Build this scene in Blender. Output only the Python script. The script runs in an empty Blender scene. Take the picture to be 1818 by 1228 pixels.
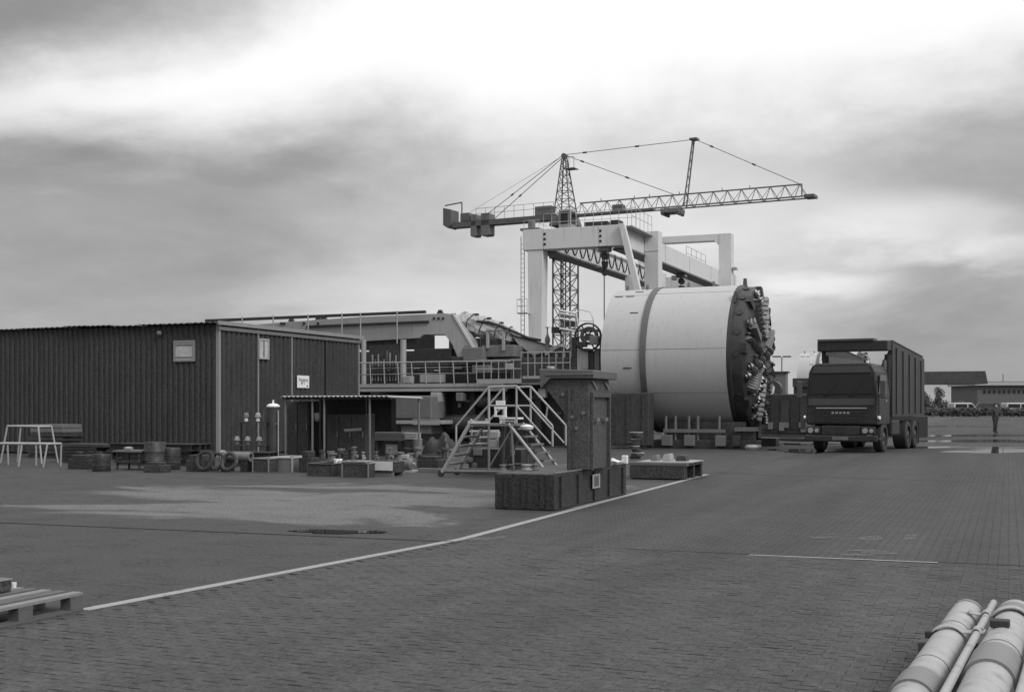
import bpy, bmesh, math, random
from mathutils import Vector, Matrix, Quaternion
random.seed(11)
R = math.radians
sc = bpy.context.scene
COL = sc.collection

# ------------------------------------------------------------------ camera
F, CX, HZ, H = 2150.0, 909.0, 720.0, 1.6        # focal length in photo pixels, centre column, horizon row, eye height
TH = R(22.3)                                     # the yard's grid is turned by this angle
cs, sn = math.cos(TH), math.sin(TH)
cam = bpy.data.cameras.new('camera')
cam.sensor_width = 36.0
cam.lens = 36.0 * F / 1818.0
cam.shift_y = (HZ - 614.0) / 1818.0
cam.clip_end = 6000
camo = bpy.data.objects.new('camera', cam)
camo.location = (0, 0, H)
camo.rotation_euler = (R(90), 0, 0)
COL.objects.link(camo)
sc.camera = camo
sc.view_settings.view_transform = 'Standard'
sc.view_settings.look = 'None'
sc.view_settings.exposure = 0.0
sc.view_settings.gamma = 1.0
sc.cycles.max_bounces = 5

# ------------------------------------------------------------------ world: overcast sky with a bright break
SUN_EL, SUN_AZ = R(42), R(137)                    # azimuth from +Y towards +X
world = bpy.data.worlds.new('World')
sc.world = world
world.use_nodes = True
nt = world.node_tree
for n in list(nt.nodes):
    nt.nodes.remove(n)

class NT:
    """small helper for building node trees"""
    def __init__(s, tree): s.t = tree
    def node(s, kind, **kw):
        n = s.t.nodes.new(kind)
        for k, v in kw.items():
            setattr(n, k, v)
        return n
    def put(s, inp, val):
        if isinstance(val, bpy.types.NodeSocket): s.t.links.new(val, inp)
        else: inp.default_value = val
    def math(s, op, a, b=None, c=None, clamp=False):
        n = s.node('ShaderNodeMath', operation=op, use_clamp=clamp)
        s.put(n.inputs[0], a)
        if b is not None: s.put(n.inputs[1], b)
        if c is not None: s.put(n.inputs[2], c)
        return n.outputs[0]
    def vmath(s, op, a, b=None):
        n = s.node('ShaderNodeVectorMath', operation=op)
        s.put(n.inputs[0], a)
        if b is not None: s.put(n.inputs[1], b)
        return n.outputs[0]
    def ramp(s, x, a, b, lo=0.0, hi=1.0):
        n = s.node('ShaderNodeMapRange', interpolation_type='SMOOTHSTEP')
        for i, v in enumerate((x, a, b, lo, hi)): s.put(n.inputs[i], v)
        return n.outputs[0]
    def noise(s, vec, scale, detail=4.0, rough=0.55, dist=0.0):
        n = s.node('ShaderNodeTexNoise')
        s.put(n.inputs['Vector'], vec); n.inputs['Scale'].default_value = scale
        n.inputs['Detail'].default_value = detail; n.inputs['Roughness'].default_value = rough
        n.inputs['Distortion'].default_value = dist
        return n.outputs[0]
    def mix(s, f, a, b):
        n = s.node('ShaderNodeMix', data_type='FLOAT')
        s.put(n.inputs[0], f); s.put(n.inputs[2], a); s.put(n.inputs[3], b)
        return n.outputs[0]
    def comb(s, x, y, z):
        n = s.node('ShaderNodeCombineXYZ')
        for i, v in enumerate((x, y, z)): s.put(n.inputs[i], v)
        return n.outputs[0]

w = NT(nt)
tc = w.node('ShaderNodeTexCoord')
dirv = w.vmath('NORMALIZE', tc.outputs['Generated'])
sp = w.node('ShaderNodeSeparateXYZ'); nt.links.new(dirv, sp.inputs[0])
dx, dy, dz = sp.outputs
zz = w.math('ADD', w.math('MAXIMUM', dz, 0.0), 0.24)
pl = w.comb(w.math('DIVIDE', dx, zz), w.math('DIVIDE', dy, zz), 3.7)       # the cloud layer seen from below
n1 = w.noise(pl, 1.25, 8.0, 0.55, 0.45)
n2 = w.noise(w.vmath('ADD', pl, (17.3, 4.1, 9.0)), 4.2, 7.0, 0.58, 0.2)
n3 = w.noise(w.vmath('ADD', pl, (3.3, 44.1, 1.0)), 0.5, 3.0, 0.5, 0.2)
c1 = w.math('SUBTRACT', n1, 0.5)
c2 = w.math('SUBTRACT', n2, 0.5)
c3 = w.math('SUBTRACT', n3, 0.5)
lobe = w.node('ShaderNodeVectorMath', operation='DOT_PRODUCT'); nt.links.new(dirv, lobe.inputs[0]); lobe.inputs[1].default_value = Vector((0.06, 0.98, 0.13)).normalized()
thin = w.ramp(w.math('ADD', lobe.outputs['Value'], w.math('MULTIPLY', c1, 0.05)), 0.955, 1.0)      # thinner cloud ahead of the camera
grey = w.math('ADD', w.math('ADD', 0.385, w.math('MULTIPLY', thin, 0.27)), w.math('ADD', w.math('MULTIPLY', c1, 0.30), w.math('MULTIPLY', c3, 0.16)))
grey = w.math('ADD', grey, w.math('MULTIPLY', c2, 0.17))
# separate breaks and denser banks: (bearing and height of the centre, half width, half height, amount), edges torn by the cloud noise
tx = w.math('ADD', w.math('DIVIDE', dx, w.math('MAXIMUM', dy, 0.05)), w.math('MULTIPLY', c2, 0.09))
tz = w.math('ADD', w.math('DIVIDE', dz, w.math('MAXIMUM', dy, 0.05)), w.math('ADD', w.math('MULTIPLY', c1, 0.045), w.math('MULTIPLY', c2, 0.035)))
for (bx, by, wx, wy, amt) in ((0.345, 0.150, 0.085, 0.026, 0.30), (0.41, 0.128, 0.05, 0.014, 0.22), (0.25, 0.104, 0.06, 0.010, 0.20), (0.12, 0.165, 0.17, 0.045, 0.10), (-0.10, 0.084, 0.13, 0.018, 0.08),
                              (0.37, 0.232, 0.13, 0.04, 0.07), (-0.12, 0.218, 0.17, 0.034, 0.10), (-0.37, 0.30, 0.16, 0.05, -0.12), (0.36, 0.070, 0.14, 0.03, -0.04), (-0.33, 0.115, 0.14, 0.025, -0.02)):
    ex = w.math('DIVIDE', w.math('SUBTRACT', tx, bx), wx); ez = w.math('DIVIDE', w.math('SUBTRACT', tz, by), wy)
    rr = w.math('SQRT', w.math('ADD', w.math('MULTIPLY', ex, ex), w.math('MULTIPLY', ez, ez)))
    grey = w.math('ADD', grey, w.math('MULTIPLY', w.ramp(rr, 0.3, 1.5, 1.0, 0.0), amt))
grey = w.math('MINIMUM', w.math('MAXIMUM', grey, 0.22), 0.95)
# lower edge of the bright break, and the darker cloud bank above it
lowpos = w.math('ADD', w.math('SUBTRACT', dz, w.math('MULTIPLY', dx, 0.06)), w.math('ADD', w.math('MULTIPLY', c1, 0.12), w.math('MULTIPLY', c2, 0.05)))
low = w.ramp(lowpos, 0.175, 0.26)
uppos = w.math('ADD', w.math('SUBTRACT', dz, w.math('MULTIPLY', dx, 0.385)), w.math('ADD', w.math('MULTIPLY', c1, 0.16), w.math('MULTIPLY', c2, 0.08)))
up = w.ramp(uppos, 0.335, 0.43)
brk = w.math('MULTIPLY', low, w.math('SUBTRACT', 1.0, w.math('MULTIPLY', up, 0.96)))
cloud = w.math('MULTIPLY', w.mix(brk, grey, 1.04), w.ramp(dz, 0.3, 0.95, 1.0, 2.7))   # an overcast sky is brightest overhead
sky = w.node('ShaderNodeTexSky', sky_type='NISHITA')
sky.sun_disc = False
sky.sun_elevation = SUN_EL
sky.sun_rotation = SUN_AZ
bw = w.node('ShaderNodeRGBToBW'); nt.links.new(sky.outputs[0], bw.inputs[0])
lum = w.mix(0.95, bw.outputs[0], w.math('MULTIPLY', cloud, 10.0))
bg = w.node('ShaderNodeBackground'); bg.inputs['Strength'].default_value = 0.1
nt.links.new(w.comb(lum, lum, lum), bg.inputs['Color'])
wo = w.node('ShaderNodeOutputWorld'); nt.links.new(bg.outputs[0], wo.inputs[0])

sun = bpy.data.lights.new('sun', 'SUN')
sun.energy = 1.5
sun.angle = R(22)
sun.color = (1.0, 1.0, 1.0)
suno = bpy.data.objects.new('sun', sun)
sd = Vector((math.sin(SUN_AZ) * math.cos(SUN_EL), math.cos(SUN_AZ) * math.cos(SUN_EL), math.sin(SUN_EL)))
suno.rotation_euler = sd.to_track_quat('Z', 'Y').to_euler()
suno.location = (60, -40, 60)
COL.objects.link(suno)

# ------------------------------------------------------------------ materials
MATS = {}
def mat(name, base, rough=0.6, metal=0.0, var=0.25, scale=3.0, bump=0.0, streak=0.0, spec=0.5, fine=0.12, speck=0.0):
    m = bpy.data.materials.new(name); m.use_nodes = True
    t = m.node_tree; k = NT(t)
    b = t.nodes['Principled BSDF']
    pos = k.node('ShaderNodeNewGeometry').outputs['Position']
    a = k.noise(pos, scale, 5.0, 0.6)
    f = k.noise(pos, scale * 14, 2.0, 0.5)
    v = k.math('ADD', 1.0, k.math('ADD', k.math('MULTIPLY', k.math('SUBTRACT', a, 0.5), 2 * var), k.math('MULTIPLY', k.math('SUBTRACT', f, 0.5), 2 * fine)))
    if speck:                                                     # dirt-like specks, sized to imitate film grain
        sp_n = k.noise(pos, 30.0, 2.0, 0.6)
        v = k.math('MULTIPLY', v, k.mix(k.ramp(sp_n, 0.38, 0.62), 1.0 - speck, 1.0 + speck))
    if streak:
        s = k.noise(k.vmath('MULTIPLY', pos, (5.0, 5.0, 0.35)), 1.6, 4.0, 0.6)
        v = k.math('MULTIPLY', v, k.math('SUBTRACT', 1.0, k.math('MULTIPLY', k.ramp(s, 0.5, 0.72), streak)))
    val = k.math('MULTIPLY', v, base)
    t.links.new(k.comb(val, val, val), b.inputs['Base Color'])
    t.links.new(k.math('ADD', rough, k.math('MULTIPLY', k.math('SUBTRACT', a, 0.5), 0.35), None, True), b.inputs['Roughness'])
    b.inputs['Metallic'].default_value = metal
    b.inputs['Specular IOR Level'].default_value = spec
    if bump:
        bn = k.node('ShaderNodeBump'); bn.inputs['Strength'].default_value = bump; bn.inputs['Distance'].default_value = 0.03
        t.links.new(k.math('ADD', a, k.math('MULTIPLY', f, 0.3)), bn.inputs['Height']); t.links.new(bn.outputs[0], b.inputs['Normal'])
    MATS[name] = m
    return m
mat('crane_white', 0.68, 0.45, 0, 0.07, 1.2, 0, 0.14, fine=0.05)
mat('shield_grey', 0.47, 0.42, 0, 0.07, 0.7, 0.05, 0.09, fine=0.06)
mat('ring_grey', 0.115, 0.5, 0, 0.2, 2.0, 0, 0.2)
mat('dark_steel', 0.05, 0.5, 0, 0.4, 2.5, 0.12, 0.25, speck=0.5)
mat('black_steel', 0.032, 0.5, 0, 0.4, 3.0, 0.1, speck=0.5)
mat('cutter_steel', 0.22, 0.38, 0.7, 0.4, 6.0, 0.1)
mat('cutter_dark', 0.05, 0.42, 0.2, 0.4, 4.0, 0.2)
mat('pedestal_paint', 0.07, 0.5, 0, 0.35, 2.0, 0.1, 0.35, speck=0.3)
mat('mid_steel', 0.165, 0.5, 0, 0.25, 3.0, 0, 0.15)
mat('light_steel', 0.36, 0.45, 0, 0.15, 2.0, 0, 0.15)
mat('galvanised', 0.42, 0.42, 0.35, 0.2, 5.0)
mat('clad_dark', 0.041, 0.6, 0, 0.3, 0.9, 0.05, 0.4, speck=0.5)
mat('clad_trim', 0.26, 0.5, 0, 0.2, 3.0)
mat('rubber', 0.035, 0.75, 0, 0.3, 8.0)
mat('truck_paint', 0.032, 0.42, 0, 0.3, 1.6, 0, 0.3, speck=0.5)
mat('truck_panel', 0.075, 0.4, 0, 0.2, 2.0)
mat('glass_dark', 0.02, 0.08, 0, 0.15, 2.0)
mat('pane', 0.48, 0.12, 0, 0.45, 5.0)
mat('white_plastic', 0.78, 0.5, 0, 0.06, 4.0)
mat('cloth_white', 0.78, 0.85, 0, 0.12, 9.0, 0.4)
mat('timber', 0.11, 0.8, 0, 0.35, 9.0, 0.3)  # base darkened so the pallet sides carry their shade in the colour
mat('timber_pale', 0.22, 0.8, 0, 0.3, 9.0, 0.3)
mat('concrete', 0.30, 0.85, 0, 0.25, 3.0, 0.3)
mat('pipe_grey', 0.36, 0.5, 0, 0.3, 6.0, 0.2, 0.35)
mat('pipe_dark', 0.19, 0.5, 0, 0.25, 7.0, 0.15)
mat('hall_trim', 0.42, 0.6, 0, 0.1, 1.0)
mat('hall_wall', 0.12, 0.7, 0, 0.15, 0.6)
mat('roof_white', 0.6, 0.6, 0, 0.1, 1.0)
mat('foliage', 0.06, 0.7, 0, 0.45, 1.2)
mat('foliage_pale', 0.10, 0.7, 0, 0.4, 1.2)
mat('bark', 0.07, 0.9, 0, 0.3, 6.0)
mat('car_white', 0.5, 0.25, 0, 0.03, 3.0)
mat('jacket', 0.035, 0.85, 0, 0.3, 12.0)
mat('skin', 0.35, 0.6, 0, 0.1, 12.0)
mat('ink', 0.03, 0.7, 0, 0.1, 5.0)
mat('lamp_glass', 0.85, 0.2, 0, 0.03, 5.0)
mat('cable', 0.03, 0.6, 0, 0.1, 4.0)
mat('joint', 0.025, 0.8, 0, 0.4, 9.0)
M = MATS

def asphalt():
    m = bpy.data.materials.new('asphalt'); m.use_nodes = True
    t = m.node_tree; k = NT(t); b = t.nodes['Principled BSDF']
    pos = k.node('ShaderNodeNewGeometry').outputs['Position']
    mp = k.node('ShaderNodeMapping'); t.links.new(pos, mp.inputs[0]); mp.inputs['Rotation'].default_value = (0, 0, TH)
    g = mp.outputs[0]                                               # yard grid coordinates
    st = k.vmath('MULTIPLY', g, (0.5, 1.0, 1.0))
    big = k.noise(st, 0.16, 4.0, 0.55, 0.4)
    mid = k.noise(g, 1.1, 6.0, 0.65)
    agg = k.noise(pos, 26.0, 3.0, 0.75)
    fine = k.noise(pos, 170.0, 1.0, 0.5)
    # crack network, drawn out along the grid
    wob = k.node('ShaderNodeTexNoise'); t.links.new(g, wob.inputs['Vector']); wob.inputs['Scale'].default_value = 2.2; wob.inputs['Detail'].default_value = 5
    gd = k.vmath('ADD', k.vmath('MULTIPLY', g, (0.55, 1.6, 1.0)), k.vmath('MULTIPLY', wob.outputs[1], (0.55, 0.55, 0.0)))
    vo = k.node('ShaderNodeTexVoronoi', feature='DISTANCE_TO_EDGE'); t.links.new(gd, vo.inputs['Vector']); vo.inputs['Scale'].default_value = 5.5
    crack = k.math('MULTIPLY', k.ramp(vo.outputs[0], 0.0, 0.055, 1.0, 0.0), k.ramp(k.noise(g, 1.3, 4.0), 0.42, 0.66))
    # dusty drying patches, paler than the damp asphalt round them
    ux, vx = 0, 0
    wetn = k.noise(st, 0.42, 5.0, 0.6, 0.5)
    c = k.node('ShaderNodeSeparateXYZ'); t.links.new(g, c.inputs[0])
    ru = k.math('DIVIDE', k.math('SUBTRACT', c.outputs[0], WETC[0]), 9.0)
    rv = k.math('DIVIDE', k.math('SUBTRACT', c.outputs[1], WETC[1]), 6.0)
    zone = k.ramp(k.math('SQRT', k.math('ADD', k.math('MULTIPLY', ru, ru), k.math('MULTIPLY', rv, rv))), 0.25, 1.15, 0.19, -0.1)
    wet = k.ramp(k.math('ADD', wetn, zone), 0.575, 0.66)
    v = k.math('MULTIPLY', k.mix(mid, 0.75, 1.25), k.mix(big, 0.85, 1.18))
    v = k.math('MULTIPLY', v, k.mix(k.ramp(agg, 0.3, 0.72), 0.62, 1.45))
    v = k.math('ADD', v, k.math('MULTIPLY', k.ramp(agg, 0.72, 0.8), 0.9))
    v = k.math('MULTIPLY', v, k.math('SUBTRACT', 1.0, k.math('MULTIPLY', crack, 0.42)))
    v = k.math('MULTIPLY', v, k.mix(wet, 0.06, 0.155))
    t.links.new(k.comb(v, v, v), b.inputs['Base Color'])
    t.links.new(k.mix(wet, 0.7, 0.9), b.inputs['Roughness'])
    t.links.new(k.mix(wet, 0.3, 0.2), b.inputs['Specular IOR Level'])
    bn = k.node('ShaderNodeBump'); bn.inputs['Distance'].default_value = 0.012
    t.links.new(k.mix(wet, 0.9, 0.6), bn.inputs['Strength'])
    h = k.math('ADD', k.math('MULTIPLY', agg, 0.6), k.math('MULTIPLY', fine, 0.25))
    h = k.math('SUBTRACT', h, k.math('MULTIPLY', crack, 1.2))
    t.links.new(h, bn.inputs['Height']); t.links.new(bn.outputs[0], b.inputs['Normal'])
    M['asphalt'] = m

def pavers(name, mortar, msize):
    m = bpy.data.materials.new(name); m.use_nodes = True
    t = m.node_tree; k = NT(t); b = t.nodes['Principled BSDF']
    pos = k.node('ShaderNodeNewGeometry').outputs['Position']
    mp = k.node('ShaderNodeMapping'); t.links.new(pos, mp.inputs[0]); mp.inputs['Rotation'].default_value = (0, 0, TH)
    g = mp.outputs[0]
    s = k.node('ShaderNodeSeparateXYZ'); t.links.new(g, s.inputs[0])
    wav = k.math('MULTIPLY', k.math('SINE', k.math('MULTIPLY', s.outputs[0], 2 * math.pi / 0.2)), 0.007)
    gw = k.comb(s.outputs[0], k.math('SUBTRACT', s.outputs[1], wav), 0.0)
    br = k.node('ShaderNodeTexBrick', offset=0.5, offset_frequency=2, squash=1.0, squash_frequency=1)
    t.links.new(gw, br.inputs['Vector'])
    for nm, v_ in (('Color1', (0.93, 0.93, 0.93, 1)), ('Color2', (1.1, 1.1, 1.1, 1)), ('Mortar', (mortar, mortar, mortar, 1))): br.inputs[nm].default_value = v_
    for nm, v_ in (('Scale', 1.0), ('Mortar Size', msize), ('Mortar Smooth', 0.6), ('Bias', 0.0), ('Brick Width', 0.2), ('Row Height', 0.1)): br.inputs[nm].default_value = v_
    tint = k.node('ShaderNodeRGBToBW'); t.links.new(br.outputs['Color'], tint.inputs[0]); tint = tint.outputs[0]
    big = k.noise(k.vmath('MULTIPLY', g, (1.0, 0.35, 1.0)), 0.22, 4.0, 0.6, 0.4)
    lane = k.noise(k.vmath('MULTIPLY', g, (1.0, 0.06, 1.0)), 0.9, 4.0, 0.6)                    # wheel tracks along the yard
    mid = k.noise(g, 1.3, 6.0, 0.65)
    stain = k.ramp(k.noise(g, 0.8, 5.0, 0.65, 0.6), 0.60, 0.72)
    agg = k.noise(pos, 30.0, 3.0, 0.75)
    fine = k.noise(pos, 160.0, 1.0, 0.5)
    v = k.math('MULTIPLY', tint, k.math('MULTIPLY', k.mix(mid, 0.75, 1.25), k.mix(big, 0.72, 1.28)))
    v = k.math('MULTIPLY', v, k.mix(k.ramp(lane, 0.3, 0.7), 0.82, 1.14))
    v = k.math('MULTIPLY', v, k.mix(k.ramp(agg, 0.3, 0.72), 0.68, 1.36))
    v = k.math('MULTIPLY', v, k.math('SUBTRACT', 1.0, k.math('MULTIPLY', stain, 0.32)))
    v = k.math('MULTIPLY', v, 0.072)
    t.links.new(k.comb(v, v, v), b.inputs['Base Color'])
    t.links.new(k.mix(stain, 0.8, 0.62), b.inputs['Roughness']); b.inputs['Specular IOR Level'].default_value = 0.25
    bn = k.node('ShaderNodeBump'); bn.inputs['Distance'].default_value = 0.01; bn.inputs['Strength'].default_value = 0.8
    h = k.math('ADD', k.math('MULTIPLY', agg, 0.5), k.math('MULTIPLY', fine, 0.25))
    h = k.math('SUBTRACT', h, k.math('MULTIPLY', br.outputs['Fac'], 0.8 if mortar < 0.9 else 0.0))
    t.links.new(h, bn.inputs['Height']); t.links.new(bn.outputs[0], b.inputs['Normal'])
    M[name] = m
pavers('pavers', 0.4, 0.0075)
pavers('paver_stone', 0.97, 0.002)
def worn_paint(name, base, lo, hi, scale=6.0):
    m = bpy.data.materials.new(name); m.use_nodes = True
    t = m.node_tree; k = NT(t); b = t.nodes['Principled BSDF']
    pos = k.node('ShaderNodeNewGeometry').outputs['Position']
    n = k.noise(pos, scale, 6.0, 0.7)
    f = k.noise(pos, 60.0, 2.0, 0.6)
    v = k.math('MULTIPLY', base, k.mix(f, 0.6, 1.3))
    t.links.new(k.comb(v, v, v), b.inputs['Base Color']); b.inputs['Roughness'].default_value = 0.75
    tr = k.node('ShaderNodeBsdfTransparent'); mx = k.node('ShaderNodeMixShader')
    t.links.new(k.ramp(k.math('ADD', n, k.math('MULTIPLY', f, 0.25)), lo, hi), mx.inputs[0])
    t.links.new(tr.outputs[0], mx.inputs[1]); t.links.new(b.outputs[0], mx.inputs[2])
    t.links.new(mx.outputs[0], t.nodes['Material Output'].inputs[0])
    M[name] = m
worn_paint('line_paint', 0.34, 0.36, 0.56)
worn_paint('faint_paint', 0.2, 0.5, 0.95, 3.0)

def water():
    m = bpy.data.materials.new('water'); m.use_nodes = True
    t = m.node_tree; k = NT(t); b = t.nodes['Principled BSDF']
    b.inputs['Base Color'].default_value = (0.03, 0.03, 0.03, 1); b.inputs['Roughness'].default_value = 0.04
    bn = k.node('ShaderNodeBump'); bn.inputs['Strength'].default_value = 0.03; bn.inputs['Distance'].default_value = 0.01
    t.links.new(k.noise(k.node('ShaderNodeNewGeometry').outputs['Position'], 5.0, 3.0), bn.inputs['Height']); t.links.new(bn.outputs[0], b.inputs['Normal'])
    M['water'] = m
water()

# ------------------------------------------------------------------ geometry helpers
# yard grid: u runs right (and slightly nearer), v runs away, z up; the camera stands over (0, 0)
def wld(p): return Vector((p[0] * cs + p[1] * sn, -p[0] * sn + p[1] * cs, p[2] if len(p) > 2 else 0.0))
def V(px, py, v):
    d = (px - CX) / F; Y = v / (d * sn + cs)
    return (d * Y * cs - Y * sn, v, H + (HZ - py) / F * Y)
def U(px, py, u):
    d = (px - CX) / F; Y = u / (d * cs - sn)
    return (u, d * Y * sn + Y * cs, H + (HZ - py) / F * Y)
def G(px, py):
    Y = F * H / (py - HZ); X = (px - CX) / F * Y
    return (X * cs - Y * sn, X * sn + Y * cs, 0.0)
def lerp(a, b, t): return tuple(x + (y - x) * t for x, y in zip(a, b))
def add(p, q): return tuple(a + b for a, b in zip(p, q))

ORG = {}
def tag(o, label=None, cat=None, group=None, kind=None):
    if label: o['label'] = label
    if cat: o['category'] = cat
    if group: o['group'] = group
    if kind: o['kind'] = kind
    return o
def thing(name, label, cat, org, group=None, rot=None):
    """An Empty at the thing's base. rot None: parts are given in yard grid coordinates; otherwise in the thing's own frame."""
    o = bpy.data.objects.new(name, None); COL.objects.link(o)
    o.empty_display_size = 0.3
    o.location = wld(org)
    if rot is None:
        o.rotation_euler = (0, 0, -TH); ORG[o.name] = tuple(org) if len(org) > 2 else (org[0], org[1], 0.0)
    else:
        o.rotation_euler = (0, 0, rot); ORG[o.name] = (0.0, 0.0, 0.0)
    return tag(o, label, cat, group)
def org_of(p):
    while p is not None:
        if p.name in ORG: return ORG[p.name]
        p = p.parent
    return None

class MB:
    def __init__(s): s.v = []; s.f = []; s.sm = []
    def add(s, vs, fs, sm=False):
        n = len(s.v); s.v += [tuple(x) for x in vs]
        for i, f in enumerate(fs):
            s.f.append([n + j for j in f]); s.sm.append(sm[i] if isinstance(sm, list) else sm)
        return s
    def box(s, a, b):
        x0, y0, z0 = a; x1, y1, z1 = b
        return s.add([(x0,y0,z0),(x1,y0,z0),(x1,y1,z0),(x0,y1,z0),(x0,y0,z1),(x1,y0,z1),(x1,y1,z1),(x0,y1,z1)],
                     [(0,3,2,1),(4,5,6,7),(0,1,5,4),(1,2,6,5),(2,3,7,6),(3,0,4,7)])
    def prism(s, poly, axis, a, b):
        n = len(poly)
        def P(q, h):
            if axis == 'v': return (q[0], h, q[1])
            if axis == 'u': return (h, q[0], q[1])
            return (q[0], q[1], h)
        vs = [P(q, a) for q in poly] + [P(q, b) for q in poly]
        return s.add(vs, [tuple(range(n))[::-1], tuple(range(n, 2 * n))] + [(i, (i + 1) % n, n + (i + 1) % n, n + i) for i in range(n)])
    def cyl(s, p, q, r0, r1=None, n=16, cap=True):
        r1 = r0 if r1 is None else r1
        p, q = Vector(p), Vector(q); d = (q - p).normalized()
        x = d.orthogonal().normalized(); y = d.cross(x)
        vs = []
        for c, r in ((p, r0), (q, r1)):
            for i in range(n):
                a = 2 * math.pi * i / n
                vs.append(c + x * (r * math.cos(a)) + y * (r * math.sin(a)))
        fs = [(i, (i + 1) % n, n + (i + 1) % n, n + i) for i in range(n)]; sm = [True] * n
        if cap: fs += [tuple(range(n))[::-1], tuple(range(n, 2 * n))]; sm += [False, False]
        return s.add(vs, fs, sm)
    def tube(s, path, r, n=8):
        P = [Vector(p) for p in path]; vs = []; fs = []
        x = None
        for i, p in enumerate(P):
            d = (P[min(i + 1, len(P) - 1)] - P[max(i - 1, 0)]).normalized()
            x = d.orthogonal().normalized() if x is None else (x - d * x.dot(d)).normalized()
            y = d.cross(x)
            rr = r[i] if isinstance(r, (list, tuple)) else r
            vs += [p + x * (rr * math.cos(2 * math.pi * j / n)) + y * (rr * math.sin(2 * math.pi * j / n)) for j in range(n)]
        for i in range(len(P) - 1):
            fs += [(i * n + j, i * n + (j + 1) % n, (i + 1) * n + (j + 1) % n, (i + 1) * n + j) for j in range(n)]
        sm = [True] * len(fs)
        fs += [tuple(range(n))[::-1], tuple(range((len(P) - 1) * n, len(P) * n))]; sm += [False, False]
        return s.add(vs, fs, sm)
    def lathe(s, prof, c, axis='z', n=32, close=False):
        """prof: (along, radius) pairs round an axis through c"""
        vs = []; fs = []; sm = []
        for (h, r) in prof:
            for i in range(n):
                a = 2 * math.pi * i / n; k1, k2 = r * math.cos(a), r * math.sin(a)
                vs.append((c[0] + h, c[1] + k1, c[2] + k2) if axis == 'u' else (c[0] + k1, c[1] + h, c[2] + k2) if axis == 'v' else (c[0] + k1, c[1] + k2, c[2] + h))
        m = len(prof)
        for i in range(m if close else m - 1):
            i2 = (i + 1) % m
            for j in range(n):
                fs.append((i * n + j, i * n + (j + 1) % n, i2 * n + (j + 1) % n, i2 * n + j))
                sm.append(True)
        if not close:
            fs += [tuple(range(n))[::-1], tuple(range((m - 1) * n, m * n))]; sm += [False, False]
        return s.add(vs, fs, sm)
    def build(s, name, m, parent=None, bevel=0.0, sharp=None):
        me = bpy.data.meshes.new(name)
        o3 = org_of(parent) if parent else None
        vs = [(x - o3[0], y - o3[1], z - o3[2]) for x, y, z in s.v] if o3 else s.v
        me.from_pydata(vs, [], s.f)
        me.polygons.foreach_set('use_smooth', s.sm)
        bm = bmesh.new(); bm.from_mesh(me); bmesh.ops.recalc_face_normals(bm, faces=bm.faces)
        for e in bm.edges:
            if len(e.link_faces) == 2 and e.calc_face_angle(0) > R(38): e.smooth = False
        bm.to_mesh(me); bm.free()
        me.materials.append(M[m])
        o = bpy.data.objects.new(name, me); COL.objects.link(o)
        if parent: o.parent = parent
        if bevel:
            b = o.modifiers.new('bevel', 'BEVEL'); b.width = bevel; b.segments = 2; b.limit_method = 'ANGLE'; b.angle_limit = R(40)
        return o
def box(name, a, b, m, parent=None, bevel=0.0):
    lo = tuple(min(x, y) for x, y in zip(a, b)); hi = tuple(max(x, y) for x, y in zip(a, b))
    return MB().box(lo, hi).build(name, m, parent, bevel)
def solo(name, mb, m, org, label, cat, group=None, rot=None, bevel=0.0, kind=None):
    """a thing that is one mesh; geometry in yard grid coordinates (rot None) or in its own frame"""
    if rot is None:
        mb.v = [(x - org[0], y - org[1], z - (org[2] if len(org) > 2 else 0)) for x, y, z in mb.v]
    o = mb.build(name, m, None, bevel)
    o.location = wld(org); o.rotation_euler = (0, 0, -TH if rot is None else rot)
    ORG[o.name] = (org[0], org[1], org[2] if len(org) > 2 else 0.0) if rot is None else (0, 0, 0)
    return tag(o, label, cat, group, kind)
UNIT = {}
def bar(name, p, q, r, m, parent, n=8):
    """a round bar from p to q, sharing one unit mesh per material"""
    key = (m, n)
    if key not in UNIT:
        mb = MB().cyl((0, 0, 0), (0, 0, 1), 1.0, n=n)
        me = bpy.data.meshes.new('unit_bar'); me.from_pydata(mb.v, [], mb.f); me.polygons.foreach_set('use_smooth', mb.sm); me.materials.append(M[m]); UNIT[key] = me
    o3 = org_of(parent)
    p = Vector(p) - Vector(o3); q = Vector(q) - Vector(o3); d = q - p
    o = bpy.data.objects.new(name, UNIT[key]); COL.objects.link(o); o.parent = parent
    o.location = p; o.rotation_mode = 'QUATERNION'; o.rotation_quaternion = d.to_track_quat('Z', 'Y'); o.scale = (r, r, d.length)
    return o
UBOX = {}
def brick(name, a, b, m, parent):
    """an upright block from corner a to corner b, sharing one unit mesh per material"""
    if m not in UBOX:
        mb = MB().box((0, 0, 0), (1, 1, 1)); me = bpy.data.meshes.new('unit_block'); me.from_pydata(mb.v, [], mb.f); me.materials.append(M[m]); UBOX[m] = me
    o3 = org_of(parent)
    lo = [min(x, y) for x, y in zip(a, b)]; hi = [max(x, y) for x, y in zip(a, b)]
    o = bpy.data.objects.new(name, UBOX[m]); COL.objects.link(o); o.parent = parent
    o.location = [l - k for l, k in zip(lo, o3)]; o.scale = [h - l for l, h in zip(lo, hi)]
    return o
def copy_tree(o, parent=None):
    c = o.copy(); COL.objects.link(c); c.parent = parent
    for ch in o.children: copy_tree(ch, c)
    return c
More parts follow.
